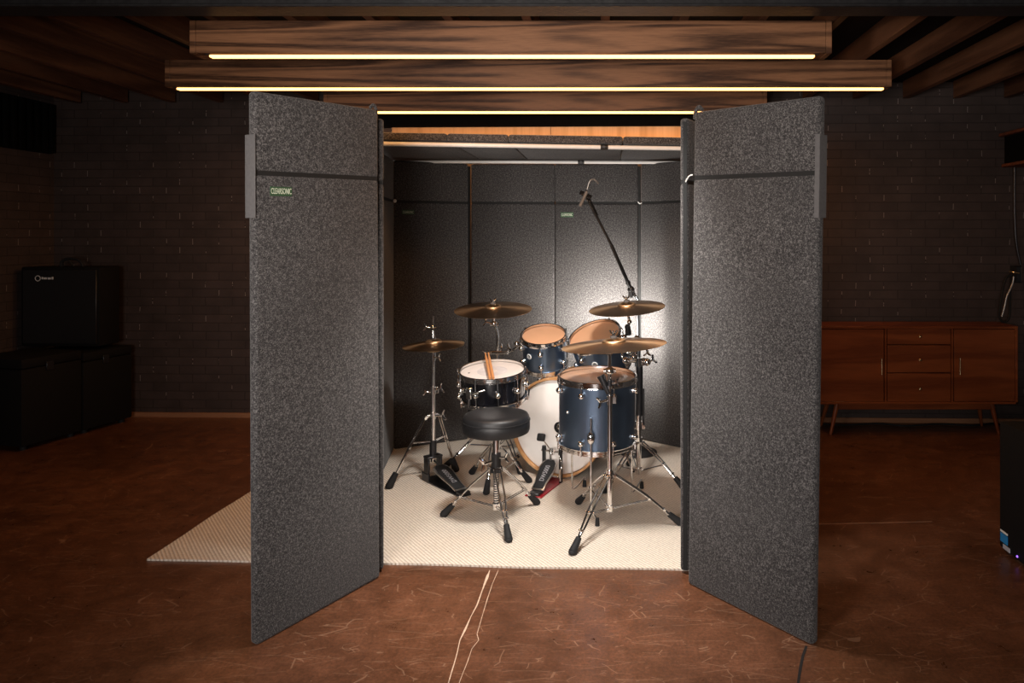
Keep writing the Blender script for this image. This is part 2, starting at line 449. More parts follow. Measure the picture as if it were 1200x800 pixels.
# plywood board on back wall behind booth
pb = thing('plywood_board', 'pale plywood board strip glowing orange above the booth lid', 'board', (0, yw(0) - .02, 1.9))
for (a, b) in ((-1.74, -.475), (-.47, .9)):
    wallpoly((a, yw(a) - .025), (b, yw(b) - .025), .024, 2.07, 2.325).build('board_sheet', PLY, pb)

# ribbed black shutter on the left wall
sh = thing('wall_shutter', 'black ribbed shutter high on the left wall', 'shutter', (XL + .04, 5.0, 2.0))
MB().box((XL + .001, 3.4, 2.12), (XL + .03, 5.86, 2.52)).build('back_plate', BLACKPAINT, sh)
m = MB()
y = 3.42
while y < 5.84:
    m.box((XL + .031, y, 2.125), (XL + .055, y + .04, 2.515), .006, 1); y += .075
m.build('rib', BLACKPAINT, sh)

# rusty I beam on right + conduits
t = thing('steel_i_beam', 'rust-red steel I beam stub reaching along the right wall', 'beam', (3.1, 5.0, 1.99))
MB().box((3.00, 2.5, 2.225), (3.24, 5.62, 2.25), .003, 1).build('top_flange', RUST, t)
MB().box((3.02, 2.5, 1.99), (3.22, 5.62, 2.015), .003, 1).build('bottom_flange', RUST, t)
MB().box((3.035, 2.5, 2.015), (3.055, 5.60, 2.225)).build('web', BLACKPAINT, t)
t = thing('electrical_conduit', 'thin grey conduit pipe dropping down the right wall corner', 'pipe', (3.2, 5.55, 1.2))
MB().tube([at(1189, 196, 5.56), at(1189, 250, 5.56), at(1191, 285, 5.56), at(1196, 310, 5.56)], .009).build('pipe', DARKSTEEL, t)
MB().box(at(1184, 330, 5.60), at(1197, 312, 5.52) + Vector((0, .0, 0)), .004, 1).build('junction_box', BLACKPLASTIC, t)
t = thing('hanging_cable', 'silver and black cable hanging from a hook above the cabinet', 'cable', at(1186, 320, 5.5))
MB().tube([at(1188, 324, 5.48), at(1186, 334, 5.48), at(1180, 347, 5.48), at(1177, 360, 5.48), at(1174, 371, 5.48)], .007).build('cable_end', CABLE, t)
MB().tube([at(1187, 322, 5.5), at(1179, 326, 5.5), at(1174, 345, 5.5), at(1171, 370, 5.5), at(1177, 377, 5.5), at(1183, 370, 5.5), at(1184, 340, 5.5), at(1189, 322, 5.5)], .008).build('cable_loop', CORD, t)
MB().ball(at(1188, 319, 5.47), .014).cyl(at(1183, 318, 5.47), at(1194, 320, 5.47), .007).build('brass_hook', BRASS, t)

# ================================================================== RUG
rl, rr = fl(172, 657), fl(957, 672)
d = (rr - rl).normalized(); n = Vector((-d.y, d.x, 0))
depth = 2.02
poly = [rl, rr, rr + n * depth, rl + n * depth]
def rugpoly():
    P = []
    for a, b in ((0, 1), (1, 2), (2, 3), (3, 0)):
        for k in range(24):
            t = k / 24; p = poly[a].lerp(poly[b], t)
            w = .006 * math.sin(3 * 2 * PI * t + a) * math.sin(PI * t)
            P.append(p + (n if a in (0, 2) else d) * w)
    return P
o = MB().prism(rugpoly(), 0.0005, .009).build('rug', RUG)
tag(o, 'cream diagonal-weave rug lying under the drum kit and booth', 'rug')

# ================================================================== BOOTH PANELS
def u_at(O, D, x):
    kx = (x - CX) / F
    return (kx * O.y - O.x) / (D.x - kx * D.y)
def panel(P, Q, label, outward, group, name='acoustic_screen', raise_q=0.0, shear=0.0, z0=.0, cut=1.688, top=1.972, th=.04):
    """inner face runs from P to Q (plan), thickness goes to `outward` (+1: left of P->Q)"""
    P, Q = Vector((*P, 0)), Vector((*Q, 0)); D = (Q - P); L = D.length; D.normalize(); Nn = Vector((-D.y, D.x, 0)) * outward
    M = frame((0, 0, 1), D, (P + Q) / 2 + Vector((0, 0, z0)))
    t = thing(name, label, 'acoustic panel', M, group)
    def put(mb):
        for v in mb.bm.verts:
            c = v.co
            u = (c.x + L / 2) / L
            w = P + D * (c.x + L / 2) + Nn * c.y
            z = c.z
            w.z = z0 + z * (1 + raise_q * u / 1.98)
            w.x += shear * z
            v.co = w
        return mb
    def grid(lo, hi, bev):
        return MB().box(lo, hi, bev, 3)
    put(grid((-L / 2, 0, 0), (L / 2, th, cut), .014)).build('lower_section', FELT, t)
    put(grid((-L / 2, 0, cut + .008), (L / 2, th, top), .014)).build('top_extension', FELT, t)
    put(MB().box((-L / 2 + .006, .004, cut - .006), (L / 2 - .006, th - .004, cut + .014))).build('joint_cord', CORD, t)
    return t, put, L, P, D
def put_tag(t, put, L, P, D, xa, xb, ztop, zbot, dark=False, th=.04):
    ua, ub = sorted((u_at(P, D, xa), u_at(P, D, xb)))
    ca = (ua + ub) / 2 - L / 2; w = ub - ua; hgt = ztop - zbot; zc = (ztop + zbot) / 2
    lt = put(MB().box((ca - w / 2, -.0015, zbot), (ca + w / 2, .001, ztop), .0005, 1)).build('label', TAGGREEN, t)
    lt['label'] = 'dark green stitched label with pale lettering'
    return ca, w, hgt, zc, lt

doorsg = 'open booth door panels'
booth_g = 'booth wall panels'
# doors: P = outer end, Q = hinge end
tl = panel((-1.262, 2.60), (-.985, 3.125), 'left open booth door panel, grey felt, small green label near top', 1, None, 'booth_door_screen', .022, -.004, top=1.985)
t, put, L, P, D = tl
ca, w, hg, zc, lt = put_tag(t, put, L, P, D, 318.5, 344, 1.47 + 55.5 / F * 2.68, 1.47 + 44.5 / F * 2.68)
mb = MB().text('CLEARSONIC', .02, Matrix.Identity(4), .0003, (w * .93, hg * .62))
for v in mb.bm.verts: v.co = Vector((ca + v.co.x, -.0022 - v.co.z, zc + v.co.y + .001))
put(mb).build('lettering', TAGTEXT, lt)
put(MB().box((-L / 2 - .004, -.004, 1.53), (-L / 2 + .001, .05, 1.83), .0015, 1).box((-L / 2 - .004, .04, 1.53), (-L / 2 + .045, .046, 1.83), .0015, 1)).build('strap', STRAP, t)
tr = panel((.722, 2.60), (.325, 3.07), 'right open booth door panel, grey felt, without any label', -1, None, 'booth_door_screen', .02, .014, top=1.968)
t, put, L, P, D = tr
put(MB().box((-L / 2 - .004, -.002, 1.53), (-L / 2 + .001, .044, 1.83), .0015, 1).box((-L / 2 - .004, -.003, 1.53), (-L / 2 + .016, .0, 1.83), .001, 1)).build('strap', STRAP, t)
put(MB().tube([(L / 2 - .03, .02, 1.975), (L / 2 - .012, .02, 1.99), (L / 2 + .006, .02, 1.975), (L / 2 + .012, .02, 1.94)], .008)).build('hinge_fabric', FELT, t)
put(MB().tube([(L / 2 - .003, -.004, 1.705), (L / 2 + .012, -.01, 1.70), (L / 2 + .030, -.012, 1.676)], .0028)).build('joint_clip', WHITE, t)
for v in [0]:
    t, put, L, P, D = tl
    put(MB().tube([(L / 2 - .03, .02, 1.99), (L / 2 - .012, .02, 2.005), (L / 2 + .002, .02, 1.99), (L / 2 + .004, .02, 1.95)], .007)).build('hinge_fabric', FELT, t)

plan = [(-.985, 3.17), (-1.215, 3.72), (-1.372, 4.33), (-1.47, 4.95), (-1.008, 5.2), (-.397, 5.2), (.205, 5.2), (.68, 4.83), (.70, 4.22), (.56, 3.66), (.302, 3.165)]
labs = ['dark felt booth wall panel hidden beside the left door hinge', 'dark felt booth wall panel on left, second from door',
        'dark narrow-looking felt booth panel left of the hi-hat', 'felt back panel behind the hi-hat, faint green label at top left',
        'felt back panel directly behind the left crash cymbal', 'bright felt back panel with green label behind the microphone boom',
        'angled felt back panel right of the microphone stand', 'felt booth side panel beyond the right rear corner',
        'felt booth side panel between right door and rear corner', 'felt booth panel whose edge shows left of the right door']
for k in range(10):
    a, b = Vector(plan[k]), Vector(plan[k + 1]); dd = (b - a).normalized() * .0006
    t, put, L, P, D = panel(a + dd * (22 if k in (3 + 1, 5 + 1) else 1), b - dd * (1 if k not in (3, 5) else 8), labs[k], 1, booth_g if k not in (3, 5) else None, z0=.010, cut=1.684, top=1.966)
    put(MB().box((L / 2 - .006, .016, .01), (L / 2 + (.020 if k in (3, 5) else .0005), .034, 1.95))).build('gap_shade_strip', CORD, t)  # added black strip keeps the panel gaps dark and stops light leaking through
    if k == 3:
        ca, w, hg, zc, lt = put_tag(t, put, L, P, D, 471, 485.5, 1.46 + 29 / F * 5.05, 1.46 + 23.5 / F * 5.05)
        mb = MB().text('CLEARSONIC', .02, Matrix.Identity(4), .0003, (w * .86, hg * .5))
        for v in mb.bm.verts: v.co = Vector((ca + v.co.x, -.0022 - v.co.z, zc + v.co.y))
        put(mb).build('lettering', TAGTEXT, lt)
        put(MB().ball((-L / 2 + .004, -.008, 1.69), .012)).build('joint_clip', WHITE, t)
    if k == 5:
        ca, w, hg, zc, lt = put_tag(t, put, L, P, D, 657, 672, 1.46 + 26.5 / F * 5.2, 1.46 + 20.5 / F * 5.2)
        mb = MB().text('CLEARSONIC', .02, Matrix.Identity(4), .0003, (w * .86, hg * .5))
        for v in mb.bm.verts: v.co = Vector((ca + v.co.x, -.0022 - v.co.z, zc + v.co.y))
        put(mb).build('lettering', TAGTEXT, lt)
        put(MB().tube([(L / 2 - .002, -.006, 1.695), (L / 2 + .012, -.012, 1.682), (L / 2 + .028, -.006, 1.69)], .004)).build('joint_clip', WHITE, t)

# lid: four felt lid panels lying on two bars
def lf(x): return 4.07 + (x + 1.3) * .125
cuts = [-1.56, -.925, -.583, .075, .80]
ll = ['leftmost felt lid panel over the booth', 'second felt lid panel from left, the short one, over the booth',
      'widest felt lid panel over the middle of the booth', 'rightmost felt lid panel over the booth beside the right door']
for k in range(4):
    a, b = cuts[k] + .001, cuts[k + 1] - .001
    o = MB().prism([(a, lf(a)), (b, lf(b)), (b, 5.44), (a, 5.44)], 1.999, 2.045, .014).build('acoustic_baffle', FELT)
    tag(o, ll[k], 'acoustic panel', 'booth lid panels')
for (pa, pb_, xj, lab, r) in ((at(435, 168.2, 4.065), at(840, 174.6, 4.34), 702, 'front white support bar under the booth lid', .0125),
                             (at(461, 189.4, 5.08), at(836, 190.6, 5.13), 680, 'rear white support bar under the booth lid, nearer the back panels', .0105)):
    t = thing('lid_support_bar', lab, 'support bar', pa)
    MB().cyl(pa, pb_, r).build('bar_tube', WHITE, t)
    f = (xj - 435) / (840 - 435) if r > .011 else (xj - 461) / (836 - 461)
    c = pa.lerp(pb_, f); dv = (pb_ - pa).normalized()
    MB().cyl(c - dv * .022, c + dv * .022, r + .004).box(c + Vector((-.006, -.03, -.006)), c + Vector((.006, 0, .006))).build('coupling', BLACKPLASTIC, t)

# ================================================================== CREDENZA
zt, zb, yf = .800, .228, 5.335
x0, x1 = (957 - CX) * yf / F, (1193 - CX) * yf / F
yb = 5.62
t = thing('credenza', 'low red-brown wooden sideboard on splayed legs by the brick wall', 'sideboard', ((x0 + x1) / 2, (yf + yb) / 2, 0))
def px(x): return (x - CX) * yf / F
def pz(y): return H - (y - CY) * yf / F
MB().box((x0, yf, zt - .02), (x1, yb, zt), .002, 1).build('top', WALNUT, t)
MB().box((x0, yf, zb), (x0 + .018, yb, zt - .02), .002, 1).box((x1 - .018, yf, zb), (x1, yb, zt - .02), .002, 1)\
    .box((x0, yf, zb), (x1, yb, zb + .018), .002, 1).box((x0 + .018, yb - .012, zb + .018), (x1 - .018, yb, zt - .02))\
    .box((px(1037), yf, zb + .018), (px(1037) + .012, yb - .012, zt - .02)).box((px(1115), yf, zb + .018), (px(1115) + .012, yb - .012, zt - .02)).build('body', WALNUT, t)
for a, b, hx in ((x0 + .021, px(1036), 1032.5), (px(1118.5), x1 - .021, 1124)):
    dr = MB().box((a, yf + .004, zb + .021), (b, yf + .022, zt - .023), .002, 1).build('door', WALNUT, t)
    hb = MB().cyl((px(hx), yf - .016, pz(419)), (px(hx), yf - .016, pz(438.5)), .005).cyl((px(hx), yf - .016, pz(421)), (px(hx), yf + .005, pz(421)), .003).cyl((px(hx), yf - .016, pz(436.5)), (px(hx), yf + .005, pz(436.5)), .003)
    hb.build('handle', BRASS, dr)
zs = [(383.5, 403.5, 394), (404.5, 436.5, 421.5), (437.5, 470.5, 455)]
for (ya, ybt, kn) in zs:
    dr = MB().box((px(1040.2), yf + .004, pz(ybt)), (px(1114.3), yf + .022, pz(ya)), .002, 1).build('drawer', WALNUT, t)
    MB().cyl((px(1077.5), yf + .004, pz(kn)), (px(1077.5), yf - .014, pz(kn)), .004).ball((px(1077.5), yf - .018, pz(kn)), .013, (1, .6, .8)).build('knob', BRASS, dr)
MB().box((px(983), yf + .03, zb - .045), (px(1166), yf + .05, zb), .002, 1).build('apron', WALNUT, t)
for sx, ft in ((983, 974), (1165, 1172)):
    for yy, yo in ((yf + .04, yf + .015), (yb - .05, yb - .02)):
        MB().cyl((px(sx), yy, zb), ((ft - CX) * yf / F, yo, 0), .019, .010).build('leg', WALNUTLEG, t)
o = MB().tube([fl(960, 498), fl(990, 499) , fl(1030, 497.5), fl(1062, 500), fl(1100, 498), fl(1140, 499.5), fl(1165, 497), fl(1176, 500)], .007)
o.warp(lambda c: c + Vector((0, 0, .008)))
tag(o.build('power_cable', CORD), 'black cable lying on the floor under the wooden sideboard', 'cable')

# ================================================================== BLACK CASES LEFT
A0, A1 = Vector((-3.98, 4.92, 0)), Vector((-3.775, 5.75, 0))
D = (A1 - A0).normalized(); Nn = Vector((-D.y, D.x, 0))     # toward the left wall
tot = (A1 - A0).length
for (u0, u1, hz, dp, lab) in ((0, tot * .51, .625, .46, 'black road case nearer the camera in the left corner'),
                              (tot * .52, tot, .60, .50, 'black road case against the back wall in the left corner')):
    c = A0 + D * (u0 + u1) / 2 + Nn * dp / 2
    M = frame((0, 0, 1), D, c); t = thing('equipment_case', lab, 'case', M)
    L = u1 - u0
    MB().box((-L / 2, -dp / 2, .03), (L / 2, dp / 2, hz - .07), .012, 2, M).build('body', CARPETBLACK, t)
    MB().box((-L / 2, -dp / 2, hz - .066), (L / 2, dp / 2, hz), .012, 2, M).build('lid', CARPETBLACK, t)
    for sx in (-1, 1):
        for sy in (-1, 1):
            MB().cyl(M @ Vector((sx * (L / 2 - .05), sy * (dp / 2 - .05), 0)), M @ Vector((sx * (L / 2 - .05), sy * (dp / 2 - .05), .032)), .02).build('foot', RUBBER, t)
    MB().box((-.05, -dp / 2 - .008, hz - .10), (.0, -dp / 2 + .002, hz - .04), .002, 1, M).build('latch', DARKSTEEL, t)
M = frame((0, 0, 1), (1, -.03, 0), ((71 - CX) / F * 5.5, 5.62, .626)); t = thing('speaker_cabinet', 'square black speaker cabinet stacked on the left corner cases', 'speaker', M)
MB().box((-.305, -.12, 0), (.305, .10, .60), .012, 2, M).build('cabinet', CARPETBLACK, t)
MB().box((-.285, -.128, .02), (.285, -.118, .58), .004, 1, M).build('grille', BLACKPLASTIC, t)
mb = MB()
mb.lathe([(.017, 0), (.022, 0), (.022, .001), (.017, .001)], 24, M @ Matrix.Translation((-.165, -.129, .515)) @ Matrix.Rotation(R(90), 4, 'X'), True)
mb.bm.verts.ensure_lookup_table()
for k, wd in enumerate((.010, .013, .008, .014, .009, .012)):
    mb.box((-.135 + k * .0155, -.1305, .508), (-.135 + k * .0155 + wd, -.128, .522 + (.004 if k in (0, 5) else 0)), 0, 1, M)
mb.build('badge', WHITE, t)
MB().tube([M @ Vector(p) for p in ((-.09, 0, .598), (-.085, 0, .635), (-.04, 0, .66), (.03, 0, .655), (.07, 0, .63), (.085, 0, .598))], .009).build('handle', RUBBER, t)
MB().tube([M @ Vector(p) for p in ((-.04, -.04, .602), (-.03, -.05, .64), (.01, -.05, .648), (.04, -.04, .602))], .006).build('cable', CORD, t)

# black cabinet on the right edge
t = thing('subwoofer', 'tall black box with blue sticker at the right edge of the floor', 'speaker', (2.05, 3.0, 0))
MB().box((1.822, 2.70, .015), (2.30, 3.41, .60), .010, 2).build('cabinet', CARPETBLACK, t)
for a in ((1.86, 2.75), (1.86, 3.36), (2.25, 2.75), (2.25, 3.36)):
    MB().cyl((*a, 0), (*a, .017), .02).build('foot', RUBBER, t)
MB().box((1.8195, 3.335, .090), (1.822, 3.395, .099)).build('sticker', WHITE, t)
MB().box((1.8195, 3.315, .020), (1.822, 3.372, .040)).build('sticker', STICKERGREY, t)
MB().box((1.8195, 3.335, .046), (1.822, 3.395, .086)).build('sticker', STICKERBLUE, t)
MB().ball((1.821, 3.255, .032), .005).build('indicator_light', mat_emit('violet_indicator', (.35, .15, 1), 1.5), t)

# ================================================================== DRUM PARTS
def drum(name, label, c, nrm, r, depth, shellm, headm, nl, lugphase, hoopm=CHROME, wood_hoop=False, badge=None, lug_low=True, botm=None, lug='round', hx=(1, 0, 0), cat='drum'):
    """c = centre of the batter head; nrm = outward normal of the batter head"""
    M = frame(nrm, hx, c); t = thing(name, label, cat, M)
    ri = r - .008
    MB().lathe([(ri, -.004), (r, -.012), (r, -depth + .012), (ri, -depth + .004)], 64, M).build('shell', shellm, t)
    MB().lathe([(0, -.0025), (r * .6, -.0025), (r - .012, -.003), (r - .002, -.006), (r + .001, -.014)], 64, M).build('batter_head', headm, t)
    MB().lathe([(0, -depth + .003), (r - .004, -depth + .004), (r + .001, -depth + .014)], 64, M).build('bottom_head', botm or COATED, t)
    def hoop(z, s):
        if wood_hoop:
            return MB().lathe([(r + .003, z - s * .032), (r + .003, z + s * .012), (r + .016, z + s * .012), (r + .018, z + s * .008), (r + .018, z - s * .030), (r + .016, z - s * .032)], 72, M, True)
        return MB().lathe([(r - .001, z + s * .010), (r + .003, z + s * .012), (r + .009, z + s * .010), (r + .009, z + s * .004), (r + .0055, z + s * .002), (r + .0055, z - s * .012),
                           (r + .012, z - s * .014), (r + .013, z - s * .018), (r + .002, z - s * .020), (r + .002, z + s * .004)], 64, M, True)
    hoop(0, 1).build('hoop', hoopm, t)
    hoop(-depth, -1).build('hoop', hoopm, t)
    for k in range(nl):
        a = lugphase + 2 * PI * k / nl; ca, sa = math.cos(a), math.sin(a)
        rows = [(-.055, 1)] + ([(-depth + .055, -1)] if lug_low else [])
        if lug == 'long': rows = [(-depth / 2, 0)]
        for (z, s) in rows:
            p = M @ Vector((r * ca, r * sa, z)); q = M @ Vector(((r + .020) * ca, (r + .020) * sa, z))
            g = MB().cyl(p, p + (q - p) * .35, .017, .016).ball(M @ Vector(((r + .014) * ca, (r + .014) * sa, z)), .0165)
            lo = g.build('lug', CHROME, t)
            rr = r + .015 if not wood_hoop else r + .022
            zz = .0 if s >= 0 else -depth
            rod = MB().cyl(M @ Vector((rr * ca, rr * sa, z)), M @ Vector((rr * ca, rr * sa, zz + (.006 if s >= 0 else -.006))), .0035, seg=10)
            rod.cyl(M @ Vector((rr * ca, rr * sa, zz - .012 * (1 if s >= 0 else -1))), M @ Vector((rr * ca, rr * sa, zz + .010 * (1 if s >= 0 else -1))), .0065, seg=8)
            if s == 0:
                rod.cyl(M @ Vector((rr * ca, rr * sa, z)), M @ Vector((rr * ca, rr * sa, -depth - .006)), .0035, seg=10)
                rod.cyl(M @ Vector((rr * ca, rr * sa, -depth + .012)), M @ Vector((rr * ca, rr * sa, -depth - .010)), .0065, seg=8)
            rod.build('tension_rod', CHROME, lo)
    if badge:
        a, z, br = badge; ca, sa = math.cos(a), math.sin(a)
        B = M @ frame((ca, sa, 0), (-sa, ca, 0), (r * ca, r * sa, z))
        bd = MB().lathe([(0, .0022), (br, .002), (br + .001, -.002)], 32, B).build('badge', WHITE, t)
        bd['label'] = 'round white badge with dark initials'
        # dark oval with pale initials
        MB().lathe([(0, .0030), (br * .62, .0028), (br * .62, .001)], 28, B).build('badge_centre', BLACKPLASTIC, bd)
        MB().text('dw', .02, B @ Matrix.Translation((0, 0, .0032)), .0002, (br * .95, br * .62)).build('badge_lettering', WHITE, bd)
    return t, M

def foot_at(root, p, dirv, parent=None, s=1.0):
    s *= 1.22
    """angled rubber foot whose low end rests on the floor at p, leaning along dirv (up the leg)"""
    d = Vector(dirv).normalized(); q = Vector(p) + Vector((0, 0, .012))
    return MB().cyl(q, q + d * .058 * s, .0165 * s, .0115 * s, 14).ball(q, .0165 * s, (1, 1, .72)).build('rubber_foot', RUBBER, parent)

RUGZ = .009
def tripod(t, c, zc, zl, feet, us=.6, width=.012, mat=CHROME):
    """double braced legs: from collar height zc out to each foot; strut from low collar zl to the leg's middle"""
    c = Vector(c)
    for f in feet:
        f = Vector((f[0], f[1], RUGZ)); h = Vector((f.x - c.x, f.y - c.y, 0)); hn = h.normalized(); s = Vector((-hn.y, hn.x, 0))
        top = Vector((c.x, c.y, zc)) + hn * .02
        end = f + (top - f).normalized() * .05 + Vector((0, 0, .010))
        m = MB()
        for sg in (-1, 1):
            mid = top.lerp(end, .8)
            m.tube([top + s * sg * width, top.lerp(end, .5) + s * sg * width * .9 + Vector((0, 0, .012)), mid + s * sg * width * .6 + Vector((0, 0, .006)), end + s * sg * .002], .0047, 8)
        m.cyl(end - (top - end).normalized() * .012, end + (top - end).normalized() * .05, .006, .005)
        for u in (0.02, us, .86):
            pm = top.lerp(end, u) + Vector((0, 0, .008 if u > .1 else 0)); ww = width * (1 if u < .7 else .6)
            m.cyl(pm - s * (ww + .006), pm + s * (ww + .006), .0055, seg=10)
        # strut
        low = Vector((c.x, c.y, zl)) + hn * .018; pm = top.lerp(end, us)
        for sg in (-1, 1):
            m.cyl(low + s * sg * .007, pm + s * sg * .007, .003, seg=8)
        lg = m.build('leg', mat, t)
        foot_at(t, f, (top - f), lg)

def wing(c, d, s=1.0):
    """wing nut / t-bolt: stem along d with two wings"""
    d = Vector(d).normalized(); e = d.cross(Vector((0, 0, 1)));
    e = e.normalized() if e.length > .1 else Vector((1, 0, 0))
    up = e.cross(d)
    c = Vector(c); m = MB().cyl(c, c + d * .03 * s, .005 * s, seg=10)
    tip = c + d * .03 * s
    for sg in (-1, 1):
        m.tube([tip, tip + up * .012 * s * sg + d * .004 * s, tip + up * .022 * s * sg + d * .012 * s], [.005 * s, .0055 * s, .004 * s], 8)
    return m
def clamp(c, r, h=.035):
    c = Vector(c)
    return MB().cyl(c - Vector((0, 0, h / 2)), c + Vector((0, 0, h / 2)), r, seg=20).box(c + Vector((r * .6, -.008, -h / 2 + .004)), c + Vector((r + .016, .008, h / 2 - .004)), .003, 1)

def cymbal(name, label, c, nrm, r, bell=.055, prof=.022, cat='cymbal', flip=1):
    M = frame(nrm, (1, 0, 0), c); t = None
    mb = MB()
    pts = []
    for k in range(15):
        rr = r - (r - bell) * k / 14
        z = -prof * max(0.0, (rr - bell) / (r - bell)) ** 1.25
        pts.append((rr, z))
    for k in range(1, 8):
        a = k / 7; rr = bell * math.cos(a * PI / 2) + .006 * a
        pts.append((rr, .006 * a * 0 + .020 * math.sin(a * PI / 2)))
    up = [(rr, z * flip) for rr, z in pts]
    lo = [(rr, z * flip - .0016) for rr, z in reversed(pts)]
    mb.lathe(up + lo, 96, None, True)
    me = mb.build(name, CYM); me.matrix_world = M; WM[me.name] = M
    tag(me, label, cat)
    return me, M
CYM = mat_cymbal()

def topper(t, M, r=1.0, z=.02):
    """felt + wing nut above the cymbal bell, on the stand's tilter"""
    a = M @ Vector((0, 0, z)); u = (M.to_3x3() @ Vector((0, 0, 1)))
    MB().cyl(a, a + u * .010, .017, seg=20).build('felt_washer', FELTRED, t)
    MB().cyl(a - u * .06, a + u * .036, .0035, seg=10).build('tilter_rod', CHROME, t)
    m = MB().cyl(a + u * .012, a + u * .024, .008, seg=12)
    for sg in (-1, 1):
        m.tube([a + u * .018, a + u * .026 + Vector((sg * .012, 0, 0)), a + u * .038 + Vector((sg * .018, 0, 0))], [.005, .005, .004], 8)
    m.build('wing_nut', CHROME, t)
    MB().cyl(a - u * .036, a - u * .024, .015, seg=20).cyl(a - u * .05, a - u * .036, .010, seg=14).build('cymbal_seat', DARKSTEEL, t)

# ---------------------------------------------------------------- bass drum
bc = Vector((-.325, 4.385, .311)); ax = Vector((-.36, -.93, 0)).normalized()
t, M = drum('bass_drum', 'large bass drum, white head with pale maple hoop', bc, ax, .282, .44, BLUE, BASSHEAD, 8, R(22.5), MAPLE, True, hx=(0, 0, 1))
MB().lathe([(0, .0005), (.034, .0005), (.034, -.002)], 32, M @ Matrix.Translation((0.0, -.02, 0))).build('impact_patch', BLACKPLASTIC, t)
for sg in (-1, 1):                                           # spurs
    p = M @ Vector((-.10, sg * .275, -.32)); q = M @ Vector((-.30, sg * .40, -.26)); q.z = RUGZ + .008
    sp = MB().cyl(p, q, .007).build('spur', CHROME, t)
    MB().ball(q, .012).build('rubber_tip', RUBBER, sp)

# bass drum pedal
pc = bc + ax * .02; pc.z = 0
px_ = Vector((ax.y, -ax.x, 0)).normalized()                  # sideways
if px_.x < 0: px_ = -px_
heel = fl(630, 579); toe = fl(651, 562)
toe = Vector((-.330, 4.32, 0)); heel = Vector((-.425, 4.06, 0))
fw = (toe - heel).normalized(); sw = Vector((fw.y, -fw.x, 0))
t = thing('bass_drum_pedal', 'bass drum pedal with red base plate and black footboard', 'pedal', heel)
Mp = frame((0, 0, 1), sw, heel)                              # local x sideways, y forward
MB().box((-.052, -.012, RUGZ + .001), (.052, .265, RUGZ + .008), .002, 1, Mp).build('base_plate', RED, t)
MB().box((-.034, -.010, RUGZ + .008), (.034, .05, RUGZ + .022), .003, 1, Mp).build('heel_plate', DARKSTEEL, t)
def footboard(t, Mp, tilt, L, z0, txt):
    poly = [(-.038, 0), (.038, 0), (.037, L * .22), (.049, L * .52), (.054, L * .72), (.046, L * .9), (.024, L), (-.024, L), (-.046, L * .9), (-.054, L * .72), (-.049, L * .52), (-.037, L * .22)]
    B = Mp @ Matrix.Translation((0, .045, z0)) @ Matrix.Rotation(tilt, 4, 'X')
    fb = MB().prism(poly, 0, .006, .0015, B).build('footboard', STEEL, t)
    inner = [(x * .82, L * .035 + y * .93) for x, y in poly]
    MB().prism(inner, .0062, .0085, .0006, B).build('tread', RUBBER, fb)
    MB().text(txt, .02, B @ Matrix.Translation((0, L * .52, .009)) @ Matrix.Rotation(R(90), 4, 'Z'), .0003, (L * .5, .028)).build('lettering', GREYPRINT, fb)
    return B
B = footboard(t, Mp, R(31), .225, RUGZ + .022, 'DW5000')
for sg in (-1, 1):
    MB().box((sg * .054 - .009, .235, RUGZ + .006), (sg * .054 + .009, .258, .205), .004, 1, Mp).cyl(Mp @ Vector((sg * .054, .246, .20)), Mp @ Vector((sg * .054, .246, .222)), .014, .012).build('post', BLACKPLASTIC, t)
MB().cyl(Mp @ Vector((-.07, .246, .195)), Mp @ Vector((.07, .246, .195)), .006).cyl(Mp @ Vector((-.012, .246, .195)), Mp @ Vector((.012, .246, .195)), .022, seg=24).build('axle', CHROME, t)
MB().tube([B @ Vector((0, .215, .006)), Mp @ Vector((0, .22, .18)), Mp @ Vector((0, .235, .215))], .006).build('drive_chain', STEEL, t)
bt = MB().cyl(Mp @ Vector((0, .246, .19)), Mp @ Vector((-.045, .20, .278)), .004).build('beater_shaft', CHROME, t)
q = Mp @ Vector((-.049, .196, .285))
MB().box((-.022, -.018, -.022), (.022, .018, .022), .009, 3, Matrix.Translation(q) @ Mp.to_3x3().to_4x4() @ Matrix.Rotation(R(-20), 4, 'X')).build('beater', RUBBER, bt)
MB().tube([Mp @ Vector((.04, .246, .19)), Mp @ Vector((.075, .21, .13)), Mp @ Vector((.07, .20, .10))], .004).cyl(Mp @ Vector((.07, .20, .11)), Mp @ Vector((.07, .20, .04)), .006, seg=12).build('spring', CHROME, t)
MB().box((-.045, .262, RUGZ + .001), (.045, .283, .040), .004, 1, Mp).build('hoop_clamp', CHROME, t)

# ---------------------------------------------------------------- floor tom
fc = Vector(((700 - CX) / F * 3.9, 3.9, .712))
t, M = drum('floor_tom', 'large blue floor tom on three legs with tan head', fc, (0.01, -.045, 1), .2035, .355, BLUE, TAN, 8, R(-90 + 24), badge=None)
M0 = M
